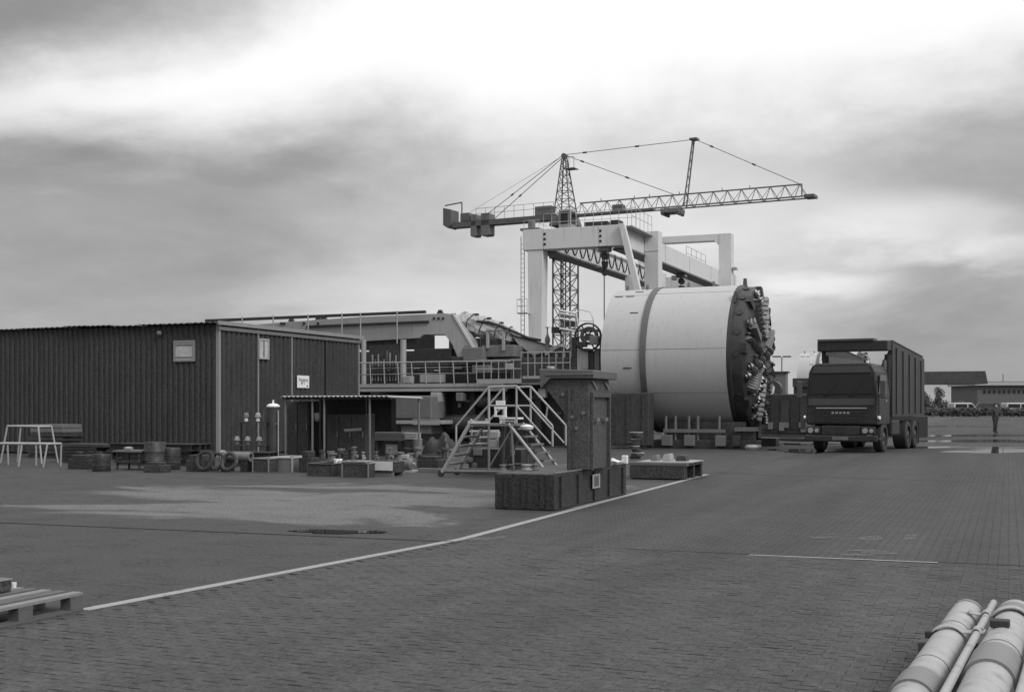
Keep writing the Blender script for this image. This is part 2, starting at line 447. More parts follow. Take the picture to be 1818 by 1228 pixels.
def corrugated(name, p0, axis, length, z0, z1, m, parent, out=1.0, pitch=0.21, depth=0.045):
    """upright corrugated sheet from p0 along axis 'u' or 'v'; out: direction of the ribs on the other axis"""
    t = 0.0; pts = []
    while t < length - 1e-6:
        for fr, off in ((0.0, 0.0), (0.30, 0.0), (0.45, depth), (0.85, depth)):
            tt = t + fr * pitch
            if tt < length: pts.append((tt, off))
        t += pitch
    pts.append((length, 0.0))
    loop = pts + [(t, o - 0.012) for t, o in reversed(pts)]
    poly = [((p0[0] + t, p0[1] + o * out) if axis == 'u' else (p0[0] + o * out, p0[1] + t)) for t, o in loop]
    n = len(pts); k = len(poly)
    vs = [(x, y, z0) for x, y in poly] + [(x, y, z1) for x, y in poly]
    fs = [(i, (i + 1) % k, k + (i + 1) % k, k + i) for i in range(k)]
    for i in range(n - 1):                                       # end caps as quads
        j = k - 1 - i
        fs += [(i, i + 1, j - 1, j), (k + i, k + j, k + j - 1, k + i + 1)]
    return MB().add(vs, fs).build(name, m, parent)
def text(name, s, size, m, parent, loc, rot, extrude=0.002):
    cu = bpy.data.curves.new(name, 'FONT'); cu.body = s; cu.size = size; cu.extrude = extrude; cu.align_x = 'CENTER'; cu.align_y = 'CENTER'
    cu.materials.append(M[m])
    o = bpy.data.objects.new(name, cu); COL.objects.link(o); o.parent = parent
    me = bpy.data.meshes.new_from_object(o); bpy.data.objects.remove(o); me.materials.clear(); me.materials.append(M[m])
    o = bpy.data.objects.new(name, me); COL.objects.link(o); o.parent = parent
    o3 = org_of(parent); o.location = [a - b for a, b in zip(loc, o3)]; o.rotation_euler = rot
    return o

# ------------------------------------------------------------------ ground
WETC = G(640, 885)
asphalt()
gnd = MB().add([(-3000, -3000, 0), (3000, -3000, 0), (3000, 3000, 0), (-3000, 3000, 0)], [(0, 1, 2, 3)]).build('ground', 'asphalt')
tag(gnd, kind='structure')

def sheet(name, pts, z, m, label=None, kind='structure'):
    P = [wld(p) for p in pts]; c = sum(P, Vector()) / len(P)
    o = MB().add([(p.x - c.x, p.y - c.y, 0) for p in P], [tuple(range(len(P)))]).build(name, m)
    o.location = (c.x, c.y, z); tag(o, label=label, kind=kind)
    return o
def stripe(name, pts, wd, z, m):
    """painted stripe of width wd through ground points"""
    P = [Vector(p[:2]) for p in pts]; L = []; Rr = []
    for i, p in enumerate(P):
        d = (P[min(i + 1, len(P) - 1)] - P[max(i - 1, 0)]).normalized(); nrm = Vector((-d.y, d.x))
        L.append(p + nrm * wd / 2); Rr.append(p - nrm * wd / 2)
    vs = [wld((q.x, q.y)) for q in L] + [wld((q.x, q.y)) for q in Rr]; n = len(P)
    o = MB().add([(q.x, q.y, z) for q in vs], [(i, i + 1, n + i + 1, n + i) for i in range(n - 1)]).build(name, m)
    tag(o, kind='structure'); return o
la, lb, lc = G(148, 1083), G(820, 957), G(1255, 842)
pts = [lerp(la, lb, t / 10) for t in range(11)] + [lerp(lb, lc, t / 10) for t in range(1, 11)]
far_ = (lc[0], 420.0, 0.0)
near_ = (la[0] - (lb[0] - la[0]) / (lb[1] - la[1]) * (la[1] + 6.0), -6.0, 0.0)
pav = sheet('pavement', [near_] + pts + [far_, (420.0, 420.0, 0.0), (420.0, -6.0, 0.0)], 0.004, 'pavers')
# the paving stones near the camera, each with its own edge; alike, so they share one mesh
PW, PL = 0.1, 0.2
def stone_mesh(seed, tilt):
    rnd = random.Random(seed); out = []
    n = 6
    for i in range(n): out.append((PL * i / n, 0.0 + 0.007 * math.sin(2 * math.pi * i / n)))
    for i in range(2): out.append((PL - 0.006 * math.sin(math.pi * i), PW * i / 2))
    for i in range(n): out.append((PL - PL * i / n, PW + 0.007 * math.sin(2 * math.pi * (1 - i / n))))
    for i in range(2): out.append((0.0, PW - PW * i / 2))
    cx_, cy_ = PL / 2, PW / 2; k = len(out)
    def ring(s, z): return [(cx_ + (x - cx_) * (1 - s / cx_), cy_ + (y - cy_) * (1 - s / cy_), z + tilt * (y - cy_)) for x, y in out]
    vs = ring(0.0012, -0.001) + ring(0.0014, 0.0062) + ring(0.004, 0.008)
    fs = [(i, (i + 1) % k, k + (i + 1) % k, k + i) for i in range(k)] + [(k + i, k + (i + 1) % k, 2 * k + (i + 1) % k, 2 * k + i) for i in range(k)] + [tuple(range(2 * k, 3 * k))]
    me = bpy.data.meshes.new('paving_stone'); me.from_pydata(vs, [], fs); me.materials.append(M['paver_stone']); return me, vs, fs
STONES = [stone_mesh(i, (i - 2) * 0.014) for i in range(5)]
def line_u(v): return la[0] + (lb[0] - la[0]) * (v - la[1]) / (lb[1] - la[1])
cand = []
VJ = G(820, 961)[1]
for j in range(45, int(VJ / PW)):
    v = j * PW
    for i in range(-75, 60):
        u = i * PL - (PL / 2 if j % 2 == 0 else 0.0)
        q = wld((u + PL / 2, v + PW / 2))
        if q.y < 5: continue
        px, py = CX + F * q.x / q.y, HZ + F * H / q.y
        if -60 < px < 1880 and 900 < py < 1262 and u > line_u(v) + 0.1: cand.append((q.y, u, v))
cand.sort()
rnd = random.Random(77); vs_all = []; fs_all = []
ip = wld((0, 0)); pm = pav.location.copy()
for kx, (Yq, u, v) in enumerate(cand):
    me, vs, fs = STONES[rnd.randrange(5)]; dz = rnd.uniform(-0.002, 0.001)
    o_ = wld((u, v))
    if kx < 300:
        o = bpy.data.objects.new('paving_stone', me); COL.objects.link(o); o.parent = pav
        o.location = (o_.x - pm.x, o_.y - pm.y, 0.0015 + dz); o.rotation_euler = (0, 0, -TH)
    else:
        b0 = len(vs_all)
        for (x, y, z) in vs:
            p = wld((u + x, v + y)); vs_all.append((p.x - pm.x, p.y - pm.y, z + 0.0015 + dz))
        fs_all += [[b0 + i for i in f] for f in fs]
me = bpy.data.meshes.new('paving_stones_beyond'); me.from_pydata(vs_all, [], fs_all); me.materials.append(M['paver_stone'])
o = bpy.data.objects.new('paving_stones_beyond', me); COL.objects.link(o); o.parent = pav; o['kind'] = 'stuff'
stripe('line_marking', pts, 0.125, 0.0065, 'line_paint')
ja, jb = G(-40, 926), G(1900, 1008)
stripe('pavement_joint', [lerp(ja, jb, t / 24) for t in range(25)], 0.05, 0.0075, 'joint')
stripe('line_marking', [lerp(G(1330, 986), G(1665, 1000), t / 10) for t in range(11)], 0.055, 0.0125, 'line_paint')
stripe('pavement_joint', [G(1180, 836), G(1500, 848), G(1900, 862)], 0.05, 0.008, 'joint')
for q in ([(1245,1042),(1300,1040),(1342,1044),(1335,1051),(1290,1050)], [(1430,951),(1480,948),(1500,955),(1445,958)], [(1505,938),(1525,938),(1527,942),(1507,942)],
          [(1520,956),(1560,950),(1568,958),(1540,966)], [(1605,952),(1628,948),(1625,960),(1606,962)], [(1460,980),(1560,976),(1600,986),(1500,988)],
          [(1060,1132),(1120,1128),(1125,1142),(1070,1145)], [(826,955),(900,953),(890,962),(835,962)]):
    sheet('line_marking', [G(*p) for p in q], 0.0125, 'faint_paint')
# puddles: irregular sheets of water
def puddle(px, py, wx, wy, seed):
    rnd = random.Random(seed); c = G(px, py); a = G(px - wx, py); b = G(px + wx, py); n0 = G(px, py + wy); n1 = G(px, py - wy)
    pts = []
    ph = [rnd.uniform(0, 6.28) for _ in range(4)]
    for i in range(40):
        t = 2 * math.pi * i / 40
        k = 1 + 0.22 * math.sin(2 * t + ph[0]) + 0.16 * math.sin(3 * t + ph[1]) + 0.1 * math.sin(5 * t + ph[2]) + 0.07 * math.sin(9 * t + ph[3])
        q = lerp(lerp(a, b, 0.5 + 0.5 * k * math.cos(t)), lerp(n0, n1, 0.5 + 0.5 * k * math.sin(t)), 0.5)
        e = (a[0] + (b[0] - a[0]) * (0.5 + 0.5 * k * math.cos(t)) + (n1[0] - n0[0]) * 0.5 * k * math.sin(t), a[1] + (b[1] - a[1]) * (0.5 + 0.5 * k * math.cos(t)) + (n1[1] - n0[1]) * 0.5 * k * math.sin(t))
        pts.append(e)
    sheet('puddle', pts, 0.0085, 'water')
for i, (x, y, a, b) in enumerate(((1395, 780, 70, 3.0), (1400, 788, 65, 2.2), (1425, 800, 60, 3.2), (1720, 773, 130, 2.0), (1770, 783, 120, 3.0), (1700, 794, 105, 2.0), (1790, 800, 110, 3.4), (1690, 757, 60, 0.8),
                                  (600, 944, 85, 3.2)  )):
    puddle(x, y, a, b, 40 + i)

# ------------------------------------------------------------------ corrugated shed
US, VS = V(387, 640, 31.4)[0], 31.4
ZS = V(387, 571, VS)[2]
VE = U(635, 640, US)[1]
shed = thing('corrugated_shed', 'long dark corrugated metal shed with a pale corner post and two small windows', 'shed', (US, VS, 0))
x = US - 0.06
ww = 1.05
for i in range(14):
    corrugated('cladding_sheet', (x - ww, VS - 0.002 * (i % 2), 0), 'u', ww, 0.05, ZS - 0.08, 'clad_dark', shed, -1.0)
    x -= ww
ULEFT = x
n = 8; dl = (VE - VS - 0.12) / n
for i in range(n):
    corrugated('cladding_sheet', (US + 0.002 * (i % 2), VS + 0.06 + i * dl, 0), 'v', dl, 0.05, ZS - 0.1, 'clad_dark', shed, 1.0, dl / 4, 0.06)
for (u, v, s) in ((US, VS, 0.045), (US, VE, 0.035)):
    box('corner_post', (u - s, v - s, 0), (u + s + 0.03, v + s, ZS - 0.06), 'clad_trim', shed)
for px in (455, 515, 576):
    q = U(px, 640, US); box('cover_strip', (US + 0.062, q[1] - 0.03, 0.05), (US + 0.085, q[1] + 0.03, ZS - 0.12), 'clad_trim' if px != 576 else 'clad_dark', shed)
box('back_wall', (ULEFT, VE - 0.05, 0), (US - 0.05, VE, ZS - 0.1), 'clad_dark', shed)
box('end_wall', (ULEFT, VS + 0.01, 0), (ULEFT + 0.05, VE - 0.06, ZS - 0.1), 'clad_dark', shed)
# roof sheets with uneven front edges
x = US + 0.12; k = 0
while x > ULEFT:
    wd = random.uniform(0.95, 1.1); dz = random.uniform(-0.012, 0.03); ov = random.uniform(0.16, 0.26)
    prof = []
    m_ = 9
    for i in range(m_ + 1): prof.append((x - wd * i / m_, ZS - 0.06 + dz + (0.035 if i % 2 else 0.0)))
    poly = prof + [(a, b - 0.02) for a, b in reversed(prof)]
    kk = len(poly); vs = [(a, VS - ov, b) for a, b in poly] + [(a, VE + 0.15, b) for a, b in poly]
    fs = [(i, (i + 1) % kk, kk + (i + 1) % kk, kk + i) for i in range(kk)] + [q for i in range(m_) for q in ((i, i + 1, kk - 2 - i, kk - 1 - i), (kk + i, kk + kk - 1 - i, kk + kk - 2 - i, kk + i + 1))]
    MB().add(vs, fs).build('roof_sheet', 'clad_dark', shed)
    x -= wd
g1 = MB().box((US + 0.13, VS - 0.2, ZS - 0.1), (US + 0.17, VE + 0.2, ZS + 0.02)).build('gutter', 'clad_trim', shed)
MB().box((US + 0.075, VS - 0.1, ZS - 0.26), (US + 0.11, VE + 0.05, ZS - 0.15)).build('fascia', 'mid_steel', shed)
def shed_window(name, a, b, axis):
    (u0, v0, z0), (u1, v1, z1) = a, b
    if axis == 'u':
        f = MB(); d0, d1 = VS - 0.09, VS - 0.03
        f.box((u0, d0, z0), (u1, d1, z0 + 0.07)); f.box((u0, d0, z1 - 0.07), (u1, d1, z1)); f.box((u0, d0, z0 + 0.07), (u0 + 0.07, d1, z1 - 0.07)); f.box((u1 - 0.07, d0, z0 + 0.07), (u1, d1, z1 - 0.07))
        f = f.build('window_frame', 'clad_trim', shed)
        box('pane', (u0 + 0.07, VS - 0.065, z0 + 0.07), (u1 - 0.07, VS - 0.05, z1 - 0.07), 'pane', f)
        for i in range(2):
            z = z0 + (z1 - z0) * (0.2 + 0.58 * i); box('bar', (u0 + 0.07, VS - 0.08, z - 0.012), (u1 - 0.07, VS - 0.07, z + 0.012), 'dark_steel', f)
    else:
        f = MB(); d0, d1 = US + 0.062, US + 0.12
        f.box((d0, v0, z0), (d1, v1, z0 + 0.06)); f.box((d0, v0, z1 - 0.06), (d1, v1, z1)); f.box((d0, v0, z0 + 0.06), (d1, v0 + 0.06, z1 - 0.06)); f.box((d0, v1 - 0.06, z0 + 0.06), (d1, v1, z1 - 0.06))
        f = f.build('window_frame', 'light_steel', shed)
        box('pane', (US + 0.08, v0 + 0.06, z0 + 0.06), (US + 0.095, v1 - 0.06, z1 - 0.06), 'pane', f)
        box('bar', (US + 0.098, (v0 + v1) / 2 - 0.02, z0 + 0.06), (US + 0.108, (v0 + v1) / 2 + 0.02, z1 - 0.06), 'dark_steel', f)
shed_window('w', V(311, 642, VS), V(348, 604, VS), 'u')
shed_window('w', U(455, 637, US), U(473, 602, US), 'v')
q = V(287, 588, VS); MB().lathe([(0, 0.02), (0.03, 0.07), (0.1, 0.09), (0.14, 0.05)], (q[0], VS - 0.2, q[2] - 0.07), 'v', 12).build('wall_lamp', 'mid_steel', shed)
# white notice on the side wall
a, b = U(524, 688, US), U(545, 667, US)
sg = thing('wall_sign', 'small white notice board with dark lettering on the corrugated side wall', 'sign', (US + 0.09, (a[1] + b[1]) / 2, (a[2])))
box('board', (US + 0.072, a[1], a[2]), (US + 0.09, b[1], b[2]), 'white_plastic', sg)
sw = b[1] - a[1]; sh = b[2] - a[2]; mv = (a[1] + b[1]) / 2
text('lettering', 'Reinigung', sw * 0.2, 'ink', sg, (US + 0.092, mv, a[2] + sh * 0.66), (R(90), 0, R(90)))
text('lettering', 'BF 1', sw * 0.2, 'ink', sg, (US + 0.092, mv - 0.02, a[2] + sh * 0.38), (R(90), 0, R(90)))
box('printed_mark', (US + 0.091, mv + sw * 0.28, a[2] + sh * 0.1), (US + 0.093, mv + sw * 0.4, a[2] + sh * 0.2), 'ink', sg)

# ------------------------------------------------------------------ tunnel boring machine
ZC, RT = 3.42, 2.84
VT = 46.9
def uu(px): return V(px, 600, VT)[0]
UF, UR0, UR1, UT = uu(1317), uu(1171), uu(1181), uu(1105)
def make_tbm():
    t = thing('tunnel_boring_machine', 'large pale cylindrical tunnel boring machine with a dark studded cutterhead on a cradle', 'boring machine', (UF, VT, 0))
    C = (0, VT, ZC)
    def shell(name, a, b, r, m, th=0.08):
        return MB().lathe([(a, r - th), (a, r), (b, r), (b, r - th)], C, 'u', 96, True).build(name, m, t)
    fs = shell('front_shield', UR1 + 0.004, UF, RT, 'shield_grey')
    shell('joint_ring', UR0, UR1, RT + 0.045, 'ring_grey', 0.2)
    ts = shell('tail_shield', UT, UR0 - 0.004, RT - 0.03, 'shield_grey')
    # weld seams, slots
    for uq in (UR1 + (UF - UR1) * 0.52,):
        MB().lathe([(uq - 0.012, RT), (uq - 0.012, RT + 0.004), (uq + 0.012, RT + 0.004), (uq + 0.012, RT)], C, 'u', 96, True).build('weld_seam', 'shield_grey', fs)
    for (u0, u1, r_, par) in ((UR1 + 0.02, UF - 0.02, RT, fs), (UT + 0.02, UR0 - 0.02, RT - 0.03, ts)):
        for ang in (R(28), R(84), R(118)):
            p = (0, VT - r_ * math.sin(ang), ZC + r_ * math.cos(ang)); MB().cyl((u0, p[1], p[2]), (u1, p[1], p[2]), 0.007, n=6).build('weld_seam', 'mid_steel', par)
    def on(a, r, ang): return (a, VT - r * math.sin(ang), ZC + r * math.cos(ang))
    for (uq, ang) in ((UT + 0.75, R(30)), (UT + 1.15, R(52)), (UT + 1.05, R(98)), (UT + 0.3, R(30)), (UT + 1.0, R(20))):
        p = on(uq, RT - 0.03, ang); nrm = Vector((0, -math.sin(ang), math.cos(ang)))
        MB().cyl(Vector(p) - Vector((0.16, 0, 0)) , Vector(p) + Vector((0.16, 0, 0)), 0.025, n=8).build('slot', 'black_steel', ts)
    for px, par, dr in ((1117, ts, -0.03), (1152, ts, -0.03), (1225, fs, 0.0), (1269, fs, 0.0)):
        uq = uu(px)
        for ang in (R(6), R(-6)) if False else (R(4),):
            z0 = ZC + (RT + dr) * math.cos(ang); v0 = VT - (RT + dr) * math.sin(ang)
            MB().prism([(uq - 0.02 + 0, z0 - 0.25)] and [(v0 - 0.14, z0 - 0.06), (v0 + 0.14, z0 - 0.06), (v0 + 0.12, z0 + 0.12), (v0 + 0.05, z0 + 0.2), (v0 - 0.05, z0 + 0.2), (v0 - 0.12, z0 + 0.12)], 'u', uq - 0.03, uq + 0.03).build('lifting_lug', 'ring_grey', par)
    # inner bulkhead so that the tail is not see-through
    MB().cyl((UT + 0.9, VT, ZC), (UT + 0.95, VT, ZC), RT - 0.12, n=48).build('bulkhead', 'dark_steel', t)
    # cutterhead
    ch = MB().lathe([(UF + 0.004, RT - 0.1), (UF + 0.02, RT + 0.01), (UF + 0.16, RT + 0.03), (UF + 0.2, RT - 0.06), (UF + 0.56, RT - 0.08)], C, 'u', 96).build('cutterhead', 'cutter_dark', t)
    dome = [(UF + 0.56, RT - 0.1), (UF + 0.63, RT - 0.22), (UF + 0.70, RT - 0.62), (UF + 0.75, RT - 1.3), (UF + 0.78, 0.75), (UF + 0.79, 0.02)]
    MB().lathe(dome, C, 'u', 64).build('head_plate', 'cutter_dark', ch)
    rnd = random.Random(5)
    def at(rr):                                       # dome height at a radius
        for (x0, r0), (x1, r1) in zip(dome, dome[1:]):
            if r1 <= rr <= r0: return x0 + (x1 - x0) * (r0 - rr) / max(1e-6, r0 - r1)
        return UF + 0.79
    def disc(rr, ang, s=1.0):
        x0 = at(rr); c = Vector((x0, VT - rr * math.sin(ang), ZC + rr * math.cos(ang)))
        out = Vector((1, 0, 0)) if rr < 2.2 else Vector((0.75, -0.66 * math.sin(ang), 0.66 * math.cos(ang))).normalized()
        tang = Vector((0, -math.cos(ang), -math.sin(ang))); side = out.cross(tang).normalized()
        h = MB().cyl(c - out * 0.1 - side * 0.17 * s, c - out * 0.1 + side * 0.17 * s, 0.2 * s, n=10)
        MB.add(h, [c + tang * a * s + side * b * s + out * d * s for a in (-0.2, 0.2) for b in (-0.19, 0.19) for d in (-0.1, 0.06)], [(0, 1, 3, 2), (4, 6, 7, 5), (0, 4, 5, 1), (2, 3, 7, 6), (1, 5, 7, 3), (0, 2, 6, 4)])
        hs = h.build('cutter_housing', 'cutter_dark', ch)
        hub = MB().cyl(c + out * 0.06 * s - side * 0.13 * s, c + out * 0.06 * s + side * 0.13 * s, 0.12 * s, n=12)
        for ww_, r_ in ((0.035, 0.19),):
            hub.cyl(c + out * 0.06 * s - side * ww_ * s, c + out * 0.06 * s + side * ww_ * s, r_ * s, n=16)
        hub.build('cutter_disc', 'cutter_steel', ch)
    for kq in range(8):                               # spokes of disc cutters
        a0 = kq * math.pi / 4 + 0.2
        for j, rr in enumerate((0.5, 0.95, 1.4, 1.82, 2.2, 2.5)):
            disc(rr, a0 + (0.07 if j % 2 else -0.05) + kq * 0.013, 0.95)
        # scraper bars beside each spoke, with their teeth
        a1 = a0 + 0.3
        d = Vector((0, -math.sin(a1), math.cos(a1))); tn = Vector((0, -math.cos(a1), -math.sin(a1)))
        tb = MB()
        for j in range(9):
            rr = 0.9 + j * 0.19; c = Vector((at(rr), VT, ZC)) + d * rr
            tb.add([c + d * p + tn * q2 + Vector((x2, 0, 0)) for p in (-0.07, 0.07) for q2, x2 in ((-0.1, -0.05), (0.12, -0.05), (0.02, 0.24))], [(0, 1, 2), (3, 5, 4), (0, 3, 4, 1), (1, 4, 5, 2), (2, 5, 3, 0)])
        tb.build('scraper_teeth', 'cutter_steel', ch)
        # bucket lip at the gauge
        a2 = a0 + 0.42
        bl = MB()
        for j in range(5):
            aa = a2 + j * 0.028; d2 = Vector((0, -math.sin(aa), math.cos(aa)))
            c = Vector((UF + 0.5, VT, ZC)) + d2 * (RT - 0.1)
            t2 = Vector((0, -math.cos(aa), -math.sin(aa)))
            bl.add([c + t2 * p + d2 * q2 + Vector((x2, 0, 0)) for p in (-0.03, 0.03) for q2, x2 in ((-0.1, 0), (0.06, 0), (0.06, 0.22), (-0.4, 0.3))], [(0, 1, 2, 3), (7, 6, 5, 4), (0, 4, 5, 1), (1, 5, 6, 2), (2, 6, 7, 3), (3, 7, 4, 0)])
        bl.build('bucket_lip', 'cutter_dark', ch)
    for j in range(34):                               # studs and nozzles over the face
        rr = rnd.uniform(0.4, 2.6); aa = rnd.uniform(0, 6.28); x0 = at(rr)
        c = Vector((x0 - 0.05, VT - rr * math.sin(aa), ZC + rr * math.cos(aa)))
        MB().cyl(c, c + Vector((rnd.uniform(0.1, 0.25), 0, 0)), 0.08, 0.05, n=8).build('stud', 'cutter_steel' if j % 3 == 0 else 'cutter_dark', ch)
    # long pale bucket arm lit across the head, and the lug on the rim
    for ang, L in ((R(62), 1.0), (R(122), 1.1)):
        d = Vector((0, -math.sin(ang), math.cos(ang))); c = Vector((UF + 0.66, VT, ZC)) + d * 1.9
        tn = Vector((0, -math.cos(ang), -math.sin(ang)))
        MB().add([c + d * (s_ * L / 2) + tn * b_ + Vector((x_, 0, 0)) for s_ in (-1, 1) for b_, x_ in ((-0.1, 0.02), (0.1, 0.02), (0.1, 0.34), (-0.1, 0.34))], [(0, 1, 2, 3), (7, 6, 5, 4), (0, 4, 5, 1), (1, 5, 6, 2), (2, 6, 7, 3), (3, 7, 4, 0)]).build('bucket_arm', 'mid_steel', ch)
    for ang in (R(2), R(40)):
        z0 = ZC + RT * math.cos(ang); v0 = VT - RT * math.sin(ang)
        MB().prism([(v0 - 0.25, z0 - 0.15), (v0 + 0.25, z0 - 0.15), (v0 + 0.08, z0 + 0.26), (v0 - 0.08, z0 + 0.26)], 'u', UF + 0.1, UF + 0.2).build('lifting_lug', 'cutter_dark', ch)
    for j in range(9):
        ang = R(20 + j * 17); c = on(UF + 0.36, RT - 0.1, ang); d = Vector((0, -math.sin(ang), math.cos(ang)))
        MB().cyl(Vector(c), Vector(c) + d * 0.07, 0.13, n=12).build('gauge_port', 'black_steel', ch)
    return t
tbm = make_tbm()
# cradle under it
VN = V(1240, 796, VT - 2.3)[1]
cr = thing('shield_cradle', 'steel cradle with upright stop posts under the large boring machine', 'cradle', (UF - 2, VT, 0))
c0, c1 = V(1160, 790, VN)[0], V(1345, 790, VN)[0]
for v in (VN, VT + 1.5):
    box('base_beam', (c0, v, 0), (c1, v + 0.8, 0.32), 'dark_steel', cr, 0.02)
box('saddle', (c0 + 0.4, VN + 0.3, 0.322), (c1 - 0.6, VN + 0.9, 1.0), 'dark_steel', cr)
box('saddle', (c0 + 0.4, VT + 1.0, 0.322), (c1 - 0.6, VT + 1.6, 1.0), 'dark_steel', cr)
for px in (1181, 1198, 1222, 1238, 1276):
    u = V(px, 760, VN)[0]; bar('stop_post', (u, VN + 0.1, 0.32), (u, VN + 0.1, V(px, 738, VN)[2]), 0.055, 'mid_steel', cr)
box('cross_rail', (V(1178, 765, VN)[0], VN - 0.02, V(1180, 767, VN)[2]), (V(1288, 765, VN)[0], VN + 0.03, V(1180, 761, VN)[2]), 'mid_steel', cr)
for a, b, m in ((1177, 1195, 'mid_steel'), (1217, 1235, 'mid_steel'), (1272, 1290, 'mid_steel'), (1302, 1316, 'dark_steel')):
    box('pad', (V(a, 785, VN)[0], VN - 0.25, 0.1), (V(b, 785, VN)[0], VN - 0.03, 0.5), m, cr, 0.02)
box('wing_plate', (V(1305, 770, VN)[0], VN - 0.1, 0.66), (V(1342, 770, VN)[0], VN + 0.6, 0.8), 'mid_steel', cr)
box('wing_support', (V(1308, 770, VN)[0], VN + 0.05, 0.322), (V(1338, 770, VN)[0], VN + 0.5, 0.655), 'dark_steel', cr)
q = V(1341, 780, VN - 0.3)
solo('cable_coil', MB().lathe([(0, 0.28), (0.1, 0.31), (0.18, 0.26), (0.18, 0.12), (0.1, 0.08), (0, 0.1)], (q[0], q[1] - 0.4, 0.01), 'z', 20, True), 'galvanised', (q[0], q[1] - 0.4, 0), 'small pale coil on the ground below the cutterhead', 'coil')
# dark container in front of the tail
a0 = V(1000, 700, VT - 3.7)[0]; a1 = V(1152, 700, VT - 3.7)[0]; zt = V(1100, 697, VT - 3.7)[2]
dk = thing('steel_tank', 'large dark steel tank with ribs standing in front of the boring machine tail', 'tank', ((a0 + a1) / 2, VT - 3.7, 0))
box('body', (a0, VT - 3.7, 0.12), (a1, VT - 3.0, zt), 'dark_steel', dk, 0.03)
for i in range(6):
    u = a0 + 0.2 + (a1 - a0 - 0.4) * i / 5; box('rib', (u - 0.04, VT - 3.76, 0.15), (u + 0.04, VT - 3.702, zt - 0.1), 'dark_steel', dk)
for u in (a0 + 0.3, a1 - 0.3): box('foot', (u - 0.2, VT - 3.68, 0), (u + 0.2, VT - 3.02, 0.118), 'black_steel', dk)

# ------------------------------------------------------------------ backup gantry, left of the shield
VB = VT - 1.9
bk = thing('backup_gantry', 'long steel backup gantry with walkway, railings and a pale bridge beam behind the shed', 'gantry', (V(760, 700, VB)[0], VB, 0))
def pv(pts, v): return [(V(x, y, v)[0], V(x, y, v)[2]) for x, y in pts]
VBM = VT - 0.6
beam = MB().prism(pv([(430,578),(500,572),(640,562),(790,556),(803,557),(818,578),(835,602),(842,640),(815,640),(803,612),(790,594),(752,594),(745,600),(640,606),(430,612)], VBM), 'v', VBM, VBM + 0.7).build('bridge_beam', 'light_steel', bk, 0.015)
MB().prism(pv([(803,557),(806,556),(846,620),(842,622)], VBM), 'v', VBM - 0.05, VBM - 0.003).build('edge_flange', 'roof_white', beam)
MB().prism(pv([(545,578),(762,569),(762,573),(545,582)], VBM), 'v', VBM - 0.07, VBM - 0.003).build('side_rail', 'black_steel', beam)
for x_ in (771, 779, 787):
    q = V(x_, 565, VBM); MB().cyl((q[0], VBM - 0.05, q[2]), (q[0], VBM - 0.003, q[2]), 0.055, n=10).build('bolt', 'black_steel', beam)
for x_ in (505, 540, 565, 500):
    q = V(x_, 574, VBM); MB().cyl((q[0], VBM - 0.05, q[2]), (q[0], VBM - 0.003, q[2]), 0.06, n=8).build('bolt', 'black_steel', beam)
q = V(830, 622, VBM); MB().cyl((q[0], VBM - 0.08, q[2]), (q[0], VBM - 0.003, q[2]), 0.2, n=16).build('pivot_boss', 'mid_steel', beam)
for x_, y_ in ((777, 556), (512, 570), (570, 566), (560, 567)):
    q = V(x_, y_, VBM)
    MB().prism([(q[0] - 0.16, q[2] - 0.02), (q[0] + 0.16, q[2] - 0.02), (q[0] + 0.06, q[2] + 0.16), (q[0] - 0.06, q[2] + 0.16)], 'v', VBM + 0.2, VBM + 0.32).build('lifting_lug', 'black_steel', beam)
MB().prism(pv([(365,567),(755,551),(755,556),(365,572)], VBM - 0.5), 'v', VBM - 0.55, VBM - 0.4).build('top_rail', 'black_steel', bk)
for x_, y0, y1 in ((430,562,590),(485,560,590),(547,558,600),(607,556,602),(640,555,603),(705,552,610)):
    a, b = V(x_, y0, VBM - 0.62), V(x_, y1, VBM - 0.62); bar('hanger', b, a, 0.03, 'light_steel', bk)
# deck, kick beams
def vbox(name, x0, y0, x1, y1, v0, v1, m, par, bev=0.0):
    a, b = V(x0, y1, v0), V(x1, y0, v0); return box(name, (a[0], v0, a[2]), (b[0], v1, b[2]), m, par, bev)
ZD = V(760, 685, VB)[2]
ua, ub, uc = V(600, 685, VB)[0], V(900, 685, VB)[0], V(1010, 685, VB)[0]
box('deck', (ua, VB + 0.08, ZD - 0.06), (ub, VT + 2.2, ZD), 'mid_steel', bk)
box('deck_edge_beam', (ua, VB, ZD - 0.05), (ub, VB + 0.078, ZD + 0.1), 'light_steel', bk)
box('deck_edge_beam', (ua, VB + 0.02, ZD - 0.22), (ub, VB + 0.12, ZD - 0.09), 'light_steel', bk)
box('deck', (ub + 0.01, VB - 0.3, ZD + 0.02), (uc, VT + 1.5, ZD + 0.1), 'mid_steel', bk)
vbox('deck_edge_beam', 846, 672, 925, 681, VB - 0.36, VB - 0.302, 'light_steel', bk)
vbox('deck_edge_beam', 928, 667, 966, 672, VB - 0.36, VB - 0.302, 'light_steel', bk)
